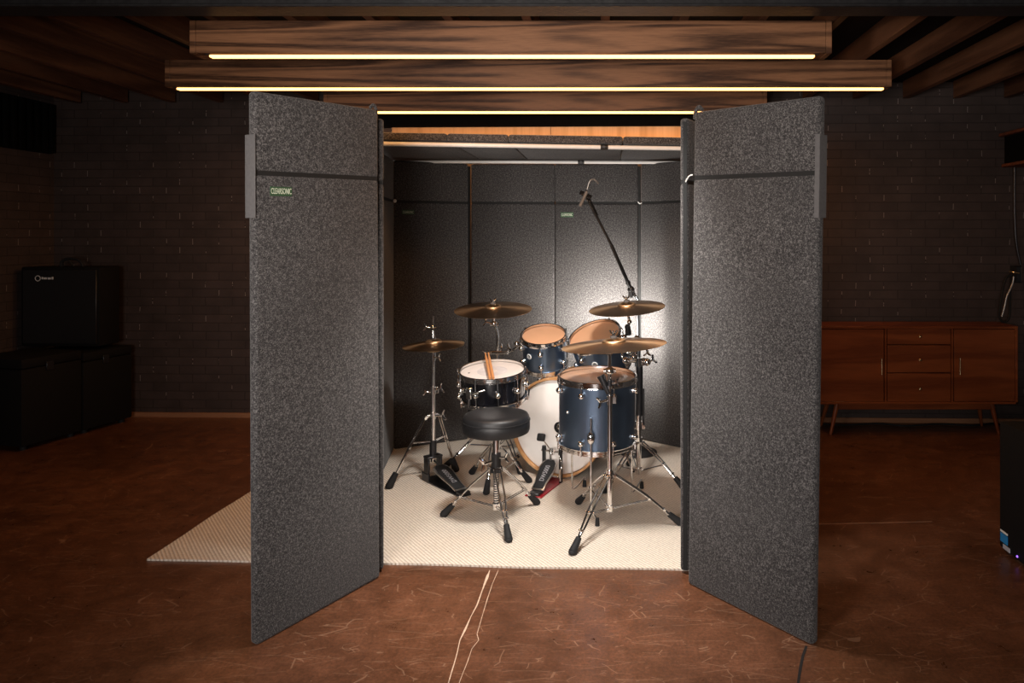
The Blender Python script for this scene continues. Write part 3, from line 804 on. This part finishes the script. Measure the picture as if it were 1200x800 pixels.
# extra small air vent grommet
a = R(-90 - 47); MB().ball(M @ Vector((.2045 * math.cos(a), .2045 * math.sin(a), -.155)), .009).build('air_vent', CHROME, t)
legs = [(R(-90 - 7), fl(700, 618)), (R(130), fl(685, 572)), (R(-90 + 121), fl(752, 574))]
for k, (a, f) in enumerate(legs):
    rx = .222 if k == 0 else .222
    b0 = M @ Vector((rx * math.cos(a), rx * math.sin(a), -.16 if k == 0 else -.2)); f = Vector((f.x, f.y, RUGZ))
    br = MB().ball(M @ Vector((.218 * math.cos(a), .218 * math.sin(a), -.265)), .021, (1, 1, 1.6)).cyl(M @ Vector((.205 * math.cos(a), .205 * math.sin(a), -.265)), M @ Vector((.235 * math.cos(a), .235 * math.sin(a), -.265)), .012).build('leg_bracket', CHROME, t)
    b1 = Vector((b0.x, b0.y, .13 if k == 0 else .09))
    if k == 0:
        pts = [b0, b1, Vector((b0.x + .003, b0.y, .10)), f + Vector((-.008, .0, .055)), f + Vector((0, 0, .03))]
        m = MB().tube([b0, Vector((b0.x, b0.y, .12))], .0048, 10, False).tube([Vector((b0.x, b0.y, .125)), Vector((b0.x + .003, b0.y, .09)), Vector((b0.x + .012, b0.y - .004, .065)), Vector((f.x, f.y + .005, .035))], .0048)
        f2 = f
    else:
        b1 = Vector((b0.x, b0.y, .055))
        out = Vector((f.x - b0.x, f.y - b0.y, 0))
        m = MB().tube([b0, b1], .0048, 10, False).tube([b1, b1 + Vector((0, 0, -.014)) + out * .10, b1 + out * .5 + Vector((0, 0, -.010)), b1 + out * .9 + Vector((0, 0, .006)), b1 + out * .99 + Vector((0, 0, .0)), Vector((f.x, f.y, .035))], .0048)
        f2 = f
    lg = m.build('leg', CHROME, t)
    MB().cyl(f2 + Vector((0, 0, .001)), f2 + Vector((0, 0, .038)), .0125, .010, 14).build('rubber_foot', RUBBER, lg)

# ---------------------------------------------------------------- rack toms
c1_ = at(637, 392.5, 4.47)
t1, M1 = drum('rack_tom', 'small blue rack tom, left of the pair above bass drum', c1_, (-.02, -.34, .94), .1335, .200, BLUE, PEACH, 6, R(-90 - 4), badge=(R(-90 - 38), -.088, .0165))
c2_ = at(696.5, 393.5, 4.42)
t2, M2 = drum('rack_tom', 'wider blue rack tom, right of pair, tilted behind ride cymbal', c2_, (-.30, -.40, .88), .159, .225, BLUE, PEACH, 6, R(-90 - 33), badge=(R(-90 - 9), -.096, .0175))

# ---------------------------------------------------------------- snare
sc = at(577, 434, 4.10)
ts, Ms = drum('snare_drum', 'black snare drum with white head and two sticks on it', sc, (-.01, -.135, 1), .180, .160, BLACKSHELL, COATED, 10, R(-90 + 17), lug='long')
MB().lathe([(.03, -.0015), (.085, -.0015), (.085, -.0022), (.03, -.0022)], 40, Ms, True).build('worn_print', plain('faded_print', (.60, .56, .55), .6), ts)
a = R(-90 - 30); ca, sa = math.cos(a), math.sin(a)
q = Ms @ Vector((.196 * ca, .196 * sa, -.07))
m = MB().box((-.018, -.012, -.03), (.018, .012, .03), .004, 1, Matrix.Translation(q) @ Ms.to_3x3().to_4x4() @ Matrix.Rotation(a + R(90), 4, 'Z'))
m.tube([q + Vector((.02, -.02, .0)), q + Vector((.05, -.03, .012)), q + Vector((.085, -.025, .022))], [.006, .005, .006])
m.cyl(q + Vector((0, -.01, -.03)), q + Vector((0, -.01, -.075)), .008).build('snare_strainer', CHROME, ts)
a = R(-90 - 52); q = Ms @ Vector((.193 * math.cos(a), .193 * math.sin(a), -.10))
MB().cyl(q, q + Vector((-.01, -.025, 0)), .010).ball(q + Vector((-.01, -.028, 0)), .013).build('strainer_knob', CHROME, ts)
MB().ball(Ms @ Vector((-.125, -.035, -.001)), .006, (1, 1, .3)).build('head_mark', BLACKPLASTIC, ts)

# drumsticks lying over the rim
up = Ms.to_3x3() @ Vector((0, 0, 1))
for k, (xa, xb, lab) in enumerate(((574.5, 570.3, 'left drumstick of the pair on the snare drum'), (578.5, 573.2, 'right drumstick of the pair on the snare drum'))):
    p0 = Ms @ Vector((.018 + k * .018, -.188, .019)); p1 = Ms @ Vector((-.070 + k * .018, .190, .040))
    dd = (p1 - p0); p1 = p0 + dd.normalized() * .405
    pts = [p0, p0 + dd.normalized() * .01, p0.lerp(p1, .3), p0.lerp(p1, .7), p0.lerp(p1, .93), p0.lerp(p1, .96), p0.lerp(p1, .985), p1]
    o = MB().tube(pts, [.005, .0075, .0078, .0075, .0042, .0045, .0052, .002], 14).build('drumstick', HICKORY)
    tag(o, lab, 'drumstick', 'drumsticks on the snare')

# snare stand
st = thing('snare_stand', 'chrome tripod stand holding the black snare drum', 'drum stand', (-.665, 4.30, 0))
cs = Vector((-.665, 4.20, 0))
MB().cyl((cs.x, cs.y, .05), (cs.x, cs.y, .40), .011).build('pole', CHROME, st)
clamp((cs.x, cs.y, .33), .017, .04).build('height_clamp', CHROME, st)
wing((cs.x + .015, cs.y - .01, .33), (.8, -.6, 0)).build('wing_nut', CHROME, st)
tripod(st, cs, .26, .10, [fl(553, 557), fl(570, 581), fl(620, 567)])
hub = Vector((cs.x, cs.y, .42))
MB().cyl(hub - Vector((0, 0, .03)), hub + Vector((0, 0, .02)), .018).build('basket_hub', CHROME, st)
for a in (R(-100), R(20), R(140)):
    e = Ms @ Vector((.188 * math.cos(a), .188 * math.sin(a), -.160)); low = Ms @ Vector((.12 * math.cos(a), .12 * math.sin(a), -.19))
    ar = MB().tube([hub, hub.lerp(low, .5) - Vector((0, 0, .01)), low, e + Vector((0, 0, -.02)) , e + (e - low).normalized() * .015 + Vector((0, 0, .012))], .005).build('basket_arm', CHROME, st)
    MB().cyl(e + (e - low).normalized() * .012 + Vector((0, 0, -.03)), e + (e - low).normalized() * .017 + Vector((0, 0, .014)), .009, seg=12).build('rubber_grip', RUBBER, ar)

# ---------------------------------------------------------------- throne
tc = Vector(((581.5 - CX) / F * 3.72, 3.72, 0))
t = thing('drum_throne', 'round black padded drum stool on a chrome tripod', 'drum stool', tc)
MB().lathe([(0, .560), (.10, .5595), (.145, .558), (.160, .553), (.1675, .543), (.169, .534), (.170, .522), (.1715, .519), (.172, .500), (.1715, .478), (.167, .466), (.155, .461), (0, .461)], 64, Matrix.Translation(tc)).build('seat', VINYL, t)
MB().lathe([(.167, .528), (.1735, .5265), (.1735, .522), (.168, .520)], 64, Matrix.Translation(tc), True).build('seat_piping', VINYL, t)
MB().cyl(tc + Vector((0, 0, .445)), tc + Vector((0, 0, .464)), .045, .06).build('seat_mount', DARKSTEEL, t)
MB().cyl(tc + Vector((0, 0, .09)), tc + Vector((0, 0, .45)), .0125).build('pole', CHROME, t)
m = MB()
for k in range(14): m.cyl(tc + Vector((0, 0, .10 + k * .012)), tc + Vector((0, 0, .106 + k * .012)), .0145, seg=12)
m.build('pole_thread', DARKSTEEL, t)
MB().cyl(tc + Vector((0, 0, .36)), tc + Vector((0, 0, .45)), .018).build('upper_sleeve', CHROME, t)
MB().cyl(tc + Vector((0, 0, .275)), tc + Vector((0, 0, .355)), .024).cyl(tc + Vector((0, 0, .26)), tc + Vector((0, 0, .28)), .032).build('collar', BLACKPLASTIC, t)
wing(tc + Vector((-.02, -.01, .315)), (-.85, -.5, -.15), 1.5).build('wing_nut', CHROME, t)
wing(tc + Vector((.02, -.01, .335)), (.9, -.35, .1), 1.1).build('wing_nut', CHROME, t)
tripod(t, tc, .285, .085, [fl(520, 607), fl(596, 637), fl(629, 593)], .74, width=.015)
MB().cyl(tc + Vector((0, 0, .07)), tc + Vector((0, 0, .10)), .020).build('lower_collar', CHROME, t)

# ---------------------------------------------------------------- ride stand (front right)
rc = Vector(((714.5 - CX) / F * 3.64, 3.64, 0))
t = thing('cymbal_stand', 'front chrome tripod stand holding the ride cymbal before floor tom', 'cymbal stand', rc)
MB().cyl(rc + Vector((0, 0, .11)), rc + Vector((0, 0, .66)), .0125).build('lower_pole', CHROME, t)
MB().cyl(rc + Vector((0, 0, .66)), rc + Vector((0, 0, .875)), .0085).build('upper_pole', CHROME, t)
clamp(rc + Vector((0, 0, .645)), .0175, .045).build('height_clamp', CHROME, t)
wing(rc + Vector((-.015, -.01, .645)), (-.9, -.4, -.2), 1.2).build('wing_nut', CHROME, t)
clamp(rc + Vector((0, 0, .73)), .013, .03).build('memory_lock', DARKSTEEL, t)
wing(rc + Vector((.012, -.01, .73)), (.9, -.4, .2), .9).build('wing_nut', CHROME, t)
MB().ball(rc + Vector((0, 0, .79)), .021, (1.2, 1, 1)).cyl(rc + Vector((-.03, 0, .79)), rc + Vector((.03, 0, .79)), .012).build('tilter', CHROME, t)
MB().cyl(rc + Vector((-.045, .01, .765)), rc + Vector((-.004, 0, .675)), .020, .012).build('boom_housing', DARKSTEEL, t)
tripod(t, rc, .275, .105, [fl(671, 652), fl(797, 617), fl(678, 592)], width=.014)
MB().cyl(rc + Vector((0, 0, .255)), rc + Vector((0, 0, .295)), .021).cyl(rc + Vector((0, 0, .09)), rc + Vector((0, 0, .12)), .018).build('leg_collar', CHROME, t)
rt = at(719.5, 400.5, 3.64)
o, Mr = cymbal('ride_cymbal', 'wide bronze ride cymbal in front, above the floor tom', rt, (-.065, .01, 1), .2625, .06, .016)
topper(t, Mr)
MB().cyl(rc + Vector((0, 0, .865)), Mr @ Vector((0, 0, -.03)), .0085).build('tilter_neck', CHROME, t)
MB().box(rt + Vector((-.085, -.008, -.062)), rt + Vector((-.01, .008, -.052)), .003, 1).build('tilter_arm', DARKSTEEL, t)

# ---------------------------------------------------------------- right rear stand with crash and tom arm
r2 = Vector(((748.5 - CX) / F * 4.32, 4.32, 0))
t = thing('cymbal_stand', 'tall chrome stand behind floor tom holding right crash and tom', 'cymbal stand', r2)
MB().cyl(r2 + Vector((0, 0, .05)), r2 + Vector((0, 0, .62)), .015).build('lower_pole', CHROME, t)
MB().cyl(r2 + Vector((.004, 0, .40)), r2 + Vector((.004, 0, .69)), .0205).build('upper_sleeve', DARKSTEEL, t)
MB().box(r2 + Vector((.022, -.01, .34)), r2 + Vector((.034, .01, .56)), .002, 1).build('height_scale', BLACKPLASTIC, t)
clamp(r2 + Vector((0, 0, .34)), .021, .05).build('height_clamp', CHROME, t)
mc = r2 + Vector((.0, 0, .715))
m = clamp(mc, .024, .05)
m.cyl(mc + Vector((-.08, 0, .01)), mc + Vector((.055, 0, .01)), .015).ball(mc + Vector((-.08, 0, .01)), .022).ball(mc + Vector((.05, 0, .0)), .023).ball(mc + Vector((-.03, -.01, .03)), .018)
m.build('multi_clamp', CHROME, t)
for dx, dz, dr in ((.055, .0, (.8, -.3, .5)), (-.06, -.01, (-.3, -.8, -.4)), (.03, .04, (.6, -.6, .6)), (-.02, .03, (-.4, -.6, .7))):
    wing(mc + Vector((dx, -.01, dz)), dr, 1.2).build('wing_nut', CHROME, t)
MB().cyl(mc + Vector((-.02, 0, .0)), mc + Vector((-.01, 0, .14)), .011).ball(mc + Vector((-.01, 0, .14)), .02).build('upper_pole', CHROME, t)
# tom arm
ta = M2 @ Vector((.159 * math.cos(R(-15)), .159 * math.sin(R(-15)), -.10))
MB().tube([mc + Vector((-.08, 0, .01)), mc + Vector((-.10, .01, .05)), ta + Vector((.05, 0, .01)), ta], .0095).build('tom_arm', CHROME, t)
MB().box((-.022, -.01, -.035), (.022, .012, .035), .006, 2, Matrix.Translation(ta) @ M2.to_3x3().to_4x4() @ Matrix.Rotation(R(75), 4, 'Z')).build('tom_bracket', CHROME, t)
# boom to crash
cr = at(734.5, 357.5, 4.25)
bp = at(736.5, 398, 4.27)
MB().cyl(mc + Vector((-.01, 0, .13)), bp + Vector((0, 0, -.02)), .008).build('boom_rod', CHROME, t)
MB().cyl(bp + Vector((0, 0, .03)), at(735.5, 383, 4.26), .019, .017).ball(at(735.5, 383, 4.26), .017).build('counterweight', RUBBER, t)
MB().tube([at(735.5, 384, 4.26), at(737.5, 377, 4.26), at(736.5, 371, 4.26), cr + Vector((0, 0, -.03))], .008).ball(at(737.5, 377, 4.26), .014).build('tilter', CHROME, t)
o, Mc = cymbal('crash_cymbal', 'bronze crash cymbal at right rear, below the microphone boom', cr, (-.08, -.10, 1), .2225, .052, .017)
topper(t, Mc)
tripod(t, r2, .245, .075, [fl(801, 575), (r2.x - .20, r2.y - .20), (r2.x - .05, r2.y + .29)], width=.014)
MB().cyl(r2 + Vector((0, 0, .225)), r2 + Vector((0, 0, .27)), .023).cyl(r2 + Vector((0, 0, .055)), r2 + Vector((0, 0, .09)), .02).build('leg_collar', CHROME, t)

# ---------------------------------------------------------------- left rear stand with crash and tom arm
r3 = Vector((-.725, 4.70, 0))
t = thing('cymbal_stand', 'chrome stand behind the snare holding left crash and small tom', 'cymbal stand', r3)
MB().cyl(r3 + Vector((0, 0, .10)), r3 + Vector((0, 0, .58)), .0145).build('lower_pole', CHROME, t)
pk = at(583, 413, 4.62)
MB().cyl(r3 + Vector((0, 0, .58)), pk, .011).build('upper_pole', CHROME, t)
clamp(r3 + Vector((0, 0, .57)), .020, .05).build('height_clamp', CHROME, t)
m = MB().ball(pk, .020).cyl(pk + Vector((-.05, 0, 0)), pk + Vector((.07, -.03, .005)), .012)
m.build('multi_clamp', CHROME, t)
for dx, dr in ((.02, (.3, -.6, .8)), (-.04, (-.8, -.5, -.2)), (.06, (.5, -.5, .8))):
    wing(pk + Vector((dx, -.01, .005)), dr, 1.2).build('wing_nut', CHROME, t)
tk = M1 @ Vector((.134 * math.cos(R(-172)), .134 * math.sin(R(-172)), -.045))
MB().tube([pk + Vector((.06, -.02, .005)), pk + Vector((.10, -.03, .02)), at(604, 408, 4.55), tk], .0095).build('tom_arm', CHROME, t)
MB().box((-.03, -.012, -.035), (.03, .012, .035), .006, 2, Matrix.Translation(tk) @ M1.to_3x3().to_4x4() @ Matrix.Rotation(R(8 + 90), 4, 'Z')).ball(tk + Vector((-.03, -.02, 0)), .018).build('tom_bracket', CHROME, t)
cl = at(578, 359.5, 4.55)
e0, e1, e2 = at(583, 410, 4.61), at(583, 392, 4.59), at(580, 381, 4.57)
MB().tube([pk, e0, e1, e2], .009).build('boom_rod', CHROME, t)
MB().ball(at(579, 379, 4.56), .018).cyl(at(574, 380, 4.55), at(584, 380, 4.57), .010).cyl(at(579, 379, 4.56), cl + Vector((0, 0, -.03)), .008).build('tilter', CHROME, t)
wing(at(575, 379, 4.54), (-.8, -.5, .3), 1.1).build('wing_nut', CHROME, t)
o, Ml = cymbal('crash_cymbal', 'bronze crash cymbal at left rear, above the snare drum', cl, (.0, -.12, 1), .2405, .052, .017)
topper(t, Ml)
tripod(t, r3, .28, .11, [fl(521, 551), fl(610, 557), (r3.x + .10, r3.y + .31)], width=.014)
MB().cyl(r3 + Vector((0, 0, .26)), r3 + Vector((0, 0, .30)), .022).cyl(r3 + Vector((0, 0, .09)), r3 + Vector((0, 0, .125)), .019).build('leg_collar', CHROME, t)

# ---------------------------------------------------------------- hi-hat
hp = Vector(((507.5 - CX) / F * 4.34, 4.34, 0))
t = thing('hi_hat_stand', 'chrome hi-hat stand with black footboard pedal at left', 'hi-hat stand', hp)
MB().cyl(hp + Vector((0, 0, .12)), hp + Vector((0, 0, .54)), .0145).build('lower_pole', CHROME, t)
MB().cyl(hp + Vector((0, 0, .54)), hp + Vector((0, 0, .755)), .0105).build('upper_pole', CHROME, t)
clamp(hp + Vector((0, 0, .545)), .019, .045).build('height_clamp', CHROME, t)
wing(hp + Vector((.018, -.01, .55)), (.85, -.4, .3), 1.3).build('wing_nut', CHROME, t)
wing(hp + Vector((-.016, -.01, .535)), (-.9, -.3, .1), .9).build('wing_nut', CHROME, t)
MB().cyl(hp + Vector((0, 0, .72)), hp + Vector((0, 0, .765)), .016).build('lower_seat', CHROME, t)
wing(hp + Vector((.014, -.01, .74)), (.85, -.5, .1), 1.0).build('wing_nut', CHROME, t)
MB().cyl(hp + Vector((0, 0, .7)), hp + Vector((0, 0, .985)), .003, seg=10).build('pull_rod', CHROME, t)
hz = H - (402.5 - CY) * 4.34 / F
hc = Vector((hp.x, hp.y, hz + .004))
o, Mh = cymbal('hi_hat_cymbal', 'upper bronze hi-hat cymbal at far left', hc + Vector((.003, 0, .004)), (-.045, -.025, 1), .181, .05, .016, 'cymbal')
o, Mh2 = cymbal('hi_hat_cymbal', 'lower bronze hi-hat cymbal under its twin at far left', hc + Vector((.003, 0, -.034)), (-.03, -.02, 1), .180, .05, .016, 'cymbal', -1)
MB().cyl(hc + Vector((0, 0, .025)), hc + Vector((0, 0, .032)), .017).cyl(hc + Vector((0, 0, .032)), hc + Vector((0, 0, .075)), .011, .006).ball(hc + Vector((0, 0, .095)), .011).cyl(hc + Vector((-.028, 0, .094)), hc + Vector((.02, 0, .096)), .006).build('clutch', CHROME, t)
wing(hc + Vector((-.015, -.005, .094)), (-.9, -.3, .1), .9).build('wing_nut', CHROME, t)
# frame and pedal
fw = Vector((.27, -.30, 0)).normalized(); sw = Vector((-fw.y, fw.x, 0)); sw = Vector((-fw.y, fw.x, 0)) * -1
Mq = frame((0, 0, 1), (-(-fw.y), -fw.x, 0), hp)      # x sideways
Mq = frame((0, 0, 1), Vector((fw.y, -fw.x, 0)), hp)
yv = Mq.to_3x3() @ Vector((0, 1, 0))
sgn = 1 if yv.dot(fw) > 0 else -1
Mq = Mq if sgn > 0 else frame((0, 0, 1), Vector((-fw.y, fw.x, 0)), hp)
MB().box((-.048, -.028, .05), (-.034, .028, .155), .004, 1, Mq).box((.034, -.028, .05), (.048, .028, .155), .004, 1, Mq).box((-.05, -.03, .145), (.05, .03, .158), .004, 1, Mq).cyl(hp + Vector((0, 0, .15)), hp + Vector((0, 0, .245)), .021).build('pedal_frame', DARKSTEEL, t)
MB().prism([(-.05, -.05), (.05, -.05), (.048, .16), (.034, .375), (-.034, .375), (-.048, .16)], RUGZ + .001, RUGZ + .009, .002, Mq).box((-.052, -.045, RUGZ + .009), (-.04, .04, .06), .003, 1, Mq).box((.04, -.045, RUGZ + .009), (.052, .04, .06), .003, 1, Mq).build('base_plate', DARKSTEEL, t)
Mh3 = Mq @ Matrix.Translation((0, .365, 0)) @ Matrix.Rotation(PI, 4, 'Z')
MB().box((-.032, -.008, RUGZ + .009), (.032, .045, RUGZ + .024), .003, 1, Mh3).build('heel_plate', DARKSTEEL, t)
MB().box((-.033, .046, RUGZ + .020), (.033, .054, RUGZ + .029), .002, 1, Mh3).build('hinge', RED, t)
Bf = footboard(t, Mh3, R(17), .27, RUGZ + .022, 'DW5000')
MB().tube([Bf @ Vector((0, .262, .006)), hp + Vector((0, 0, .13)), hp + Vector((0, 0, .15))], .006).build('drive_chain', STEEL, t)
MB().ball(Mq @ Vector((-.054, -.012, .085)), .008).ball(Mq @ Vector((-.054, .03, .035)), .007).build('frame_bolt', CHROME, t)
for f in (fl(456, 574), fl(534, 554)):
    f = Vector((f.x, f.y, RUGZ)); h = Vector((f.x - hp.x, f.y - hp.y, 0)); hn = h.normalized(); s = Vector((-hn.y, hn.x, 0))
    top = hp + Vector((0, 0, .385)) + hn * .05; m = MB()
    sh_ = hp + Vector((0, 0, .40)) + hn * .012
    end = f + (top - f).normalized() * .05 + Vector((0, 0, .01))
    for sg in (-1, 1):
        m.tube([top + s * sg * .010, top.lerp(end, .5) + s * sg * .010, top.lerp(end, .8) + s * sg * .006, end], .004, 8)
        m.cyl(hp + Vector((0, 0, .24)) + hn * .015 + s * sg * .006, top.lerp(end, .42) + s * sg * .006, .0032, seg=8)
    m.cyl(end - (top - end).normalized() * .012, end + (top - end).normalized() * .05, .006, .005)
    m.cyl(sh_, top, .009).cyl(top - s * .018, top + s * .018, .008)
    m.cyl(top.lerp(end, .5) - s * .016, top.lerp(end, .5) + s * .016, .006)
    lg = m.build('leg', CHROME, t); foot_at(t, f, top - f, lg, 1.15)
MB().cyl(hp + Vector((0, 0, .375)), hp + Vector((0, 0, .415)), .020).build('leg_collar', CHROME, t)
wing(hp + Vector((.02, -.01, .395)), (.9, -.2, .15), 1.4).build('wing_nut', CHROME, t)

# ---------------------------------------------------------------- microphone stand
mp = Vector(((748 - CX) / F * 4.88, 4.88, RUGZ))
t = thing('microphone_stand', 'black boom microphone stand with round base behind the drum kit', 'microphone stand', mp)
MB().lathe([(0, .026), (.03, .026), (.10, .020), (.125, .010), (.125, .001), (0, .001)], 40, Matrix.Translation(mp)).build('base', BLACKPLASTIC, t)
topz = at(747.5, 352, 4.88)
MB().cyl(mp + Vector((0, 0, .02)), Vector((mp.x, mp.y, .70)), .0135).build('lower_tube', BLACKPLASTIC, t)
MB().cyl(Vector((mp.x, mp.y, .69)), topz, .0105).build('upper_tube', BLACKPLASTIC, t)
cb = at(739.5, 339, 4.84); tip = at(690.5, 237, 4.50); tail = at(746.5, 352, 4.88)
MB().cyl(tail, cb, .012).ball(cb, .024).box(cb + Vector((-.018, -.018, -.055)), cb + Vector((.012, .018, -.01)), .005, 1).cyl(cb, cb + (cb - tip).normalized() * .06, .018, .014).ball(at(736, 331, 4.82), .018).build('boom_clutch', BLACKPLASTIC, t)
MB().cyl(at(741, 340, 4.8), at(748.5, 352, 4.82), .0065).build('clutch_handle', CHROME, t)
md = at(716, 286, 4.66)
MB().cyl(cb, md, .0115).build('boom_tube', BLACKPLASTIC, t)
MB().cyl(md, tip, .0085).cyl(at(699, 252, 4.56), at(690, 234, 4.5), .012).ball(at(696.5, 249, 4.55), .012).build('boom_extension', BLACKPLASTIC, t)
mh = at(686, 229, 4.48)
MB().ball(mh, .017).cyl(at(680.5, 225.5, 4.46), at(692, 231, 4.5), .014).tube([at(690, 236, 4.5), mh, at(688, 221, 4.48), at(690, 217, 4.48)], .006).build('microphone_clip', BLACKPLASTIC, t)
t = thing('microphone', 'small grey pencil microphone clipped to the end of the boom', 'microphone', at(686, 227, 4.45))
MB().cyl(at(687.5, 225, 4.44), at(680.5, 240, 4.40), .0105).cyl(at(680.7, 239.6, 4.40), at(679.8, 241.8, 4.395), .0115).build('body', MICGREY, t)
MB().tube([at(688, 222, 4.46), at(690, 215, 4.46), at(692.5, 211, 4.46), at(696, 210, 4.47), at(699, 212.5, 4.48), at(701.5, 215.5, 4.5)], .0048).build('connector_cable', CABLE, t)

# ================================================================== LIGHT
def area(name, loc, target, size, power, col, sy=None, spread=180):
    l = bpy.data.lights.new(name, 'AREA'); l.energy = power; l.color = col; l.size = size
    if sy: l.shape = 'RECTANGLE'; l.size_y = sy
    l.spread = R(spread)
    o = bpy.data.objects.new(name, l); C.objects.link(o); o.location = loc
    o.rotation_euler = (Vector(target) - Vector(loc)).to_track_quat('-Z', 'Y').to_euler()
    return o
def spot(name, loc, target, power, col, ang, blend, r=.1):
    l = bpy.data.lights.new(name, 'SPOT'); l.energy = power; l.color = col; l.spot_size = R(ang); l.spot_blend = blend; l.shadow_soft_size = r
    o = bpy.data.objects.new(name, l); C.objects.link(o); o.location = loc
    o.rotation_euler = (Vector(target) - Vector(loc)).to_track_quat('-Z', 'Y').to_euler()
    return o
spot('overhead_spot', (-.15, 3.0, 2.38), (-.2, 3.75, .0), 260, (1, .96, .91), 88, .7, .15)
spot('wall_spot', (.03, 4.79, .80), (.05, 5.2, .84), 125, (1, .95, .88), 168, 1.0, .05)
spot('room_key', (-1.25, .3, 1.55), (-.1, 3.6, 1.1), 250, (1, .94, .90), 92, 1.0, .30)
area('room_fill', (-.5, -1.2, 1.45), (.0, 4, 1.35), 1.0, 60, (1, .91, .86), .8)
spot('beam_spot', (-.5, -.3, 1.55), (-.45, 3.9, 2.46), 150, (1, .84, .70), 75, .9, .3)
for (x0, x1, l0, l1, Y, lab) in beams:
    Lx = (l1 - l0) * Y / F; cx_ = ((l1 + l0) / 2 - CX) * Y / F
    area('led_glow', (cx_, Y + .032, 2.350), (cx_, Y + .032, 0), Lx, (11 if Y > 5 else 4.5) * Lx, (1, .47, .17), .03)
w = bpy.data.worlds.new('world'); S.world = w; w.use_nodes = True
w.node_tree.nodes['Background'].inputs[0].default_value = (.5, .45, .42, 1); w.node_tree.nodes['Background'].inputs[1].default_value = .02

# ================================================================== CAMERA
cam = bpy.data.cameras.new('camera'); co = bpy.data.objects.new('camera', cam); C.objects.link(co)
cam.sensor_width = 36; cam.sensor_fit = 'HORIZONTAL'; cam.lens = F / 1200 * 36
cam.shift_x = -(CX - 600) / 1200; cam.shift_y = -(400 - CY) / 1200
co.location = (0, 0, H); co.rotation_euler = (R(90), 0, 0); cam.clip_start = .05
S.camera = co
S.view_settings.view_transform = 'Standard'; S.view_settings.look = 'None'
S.view_settings.gamma = 1; S.view_settings.exposure = 0; S.view_settings.use_curve_mapping = False
S.cycles.use_denoising = True
S.cycles.max_bounces = 8; S.cycles.sample_clamp_indirect = 6
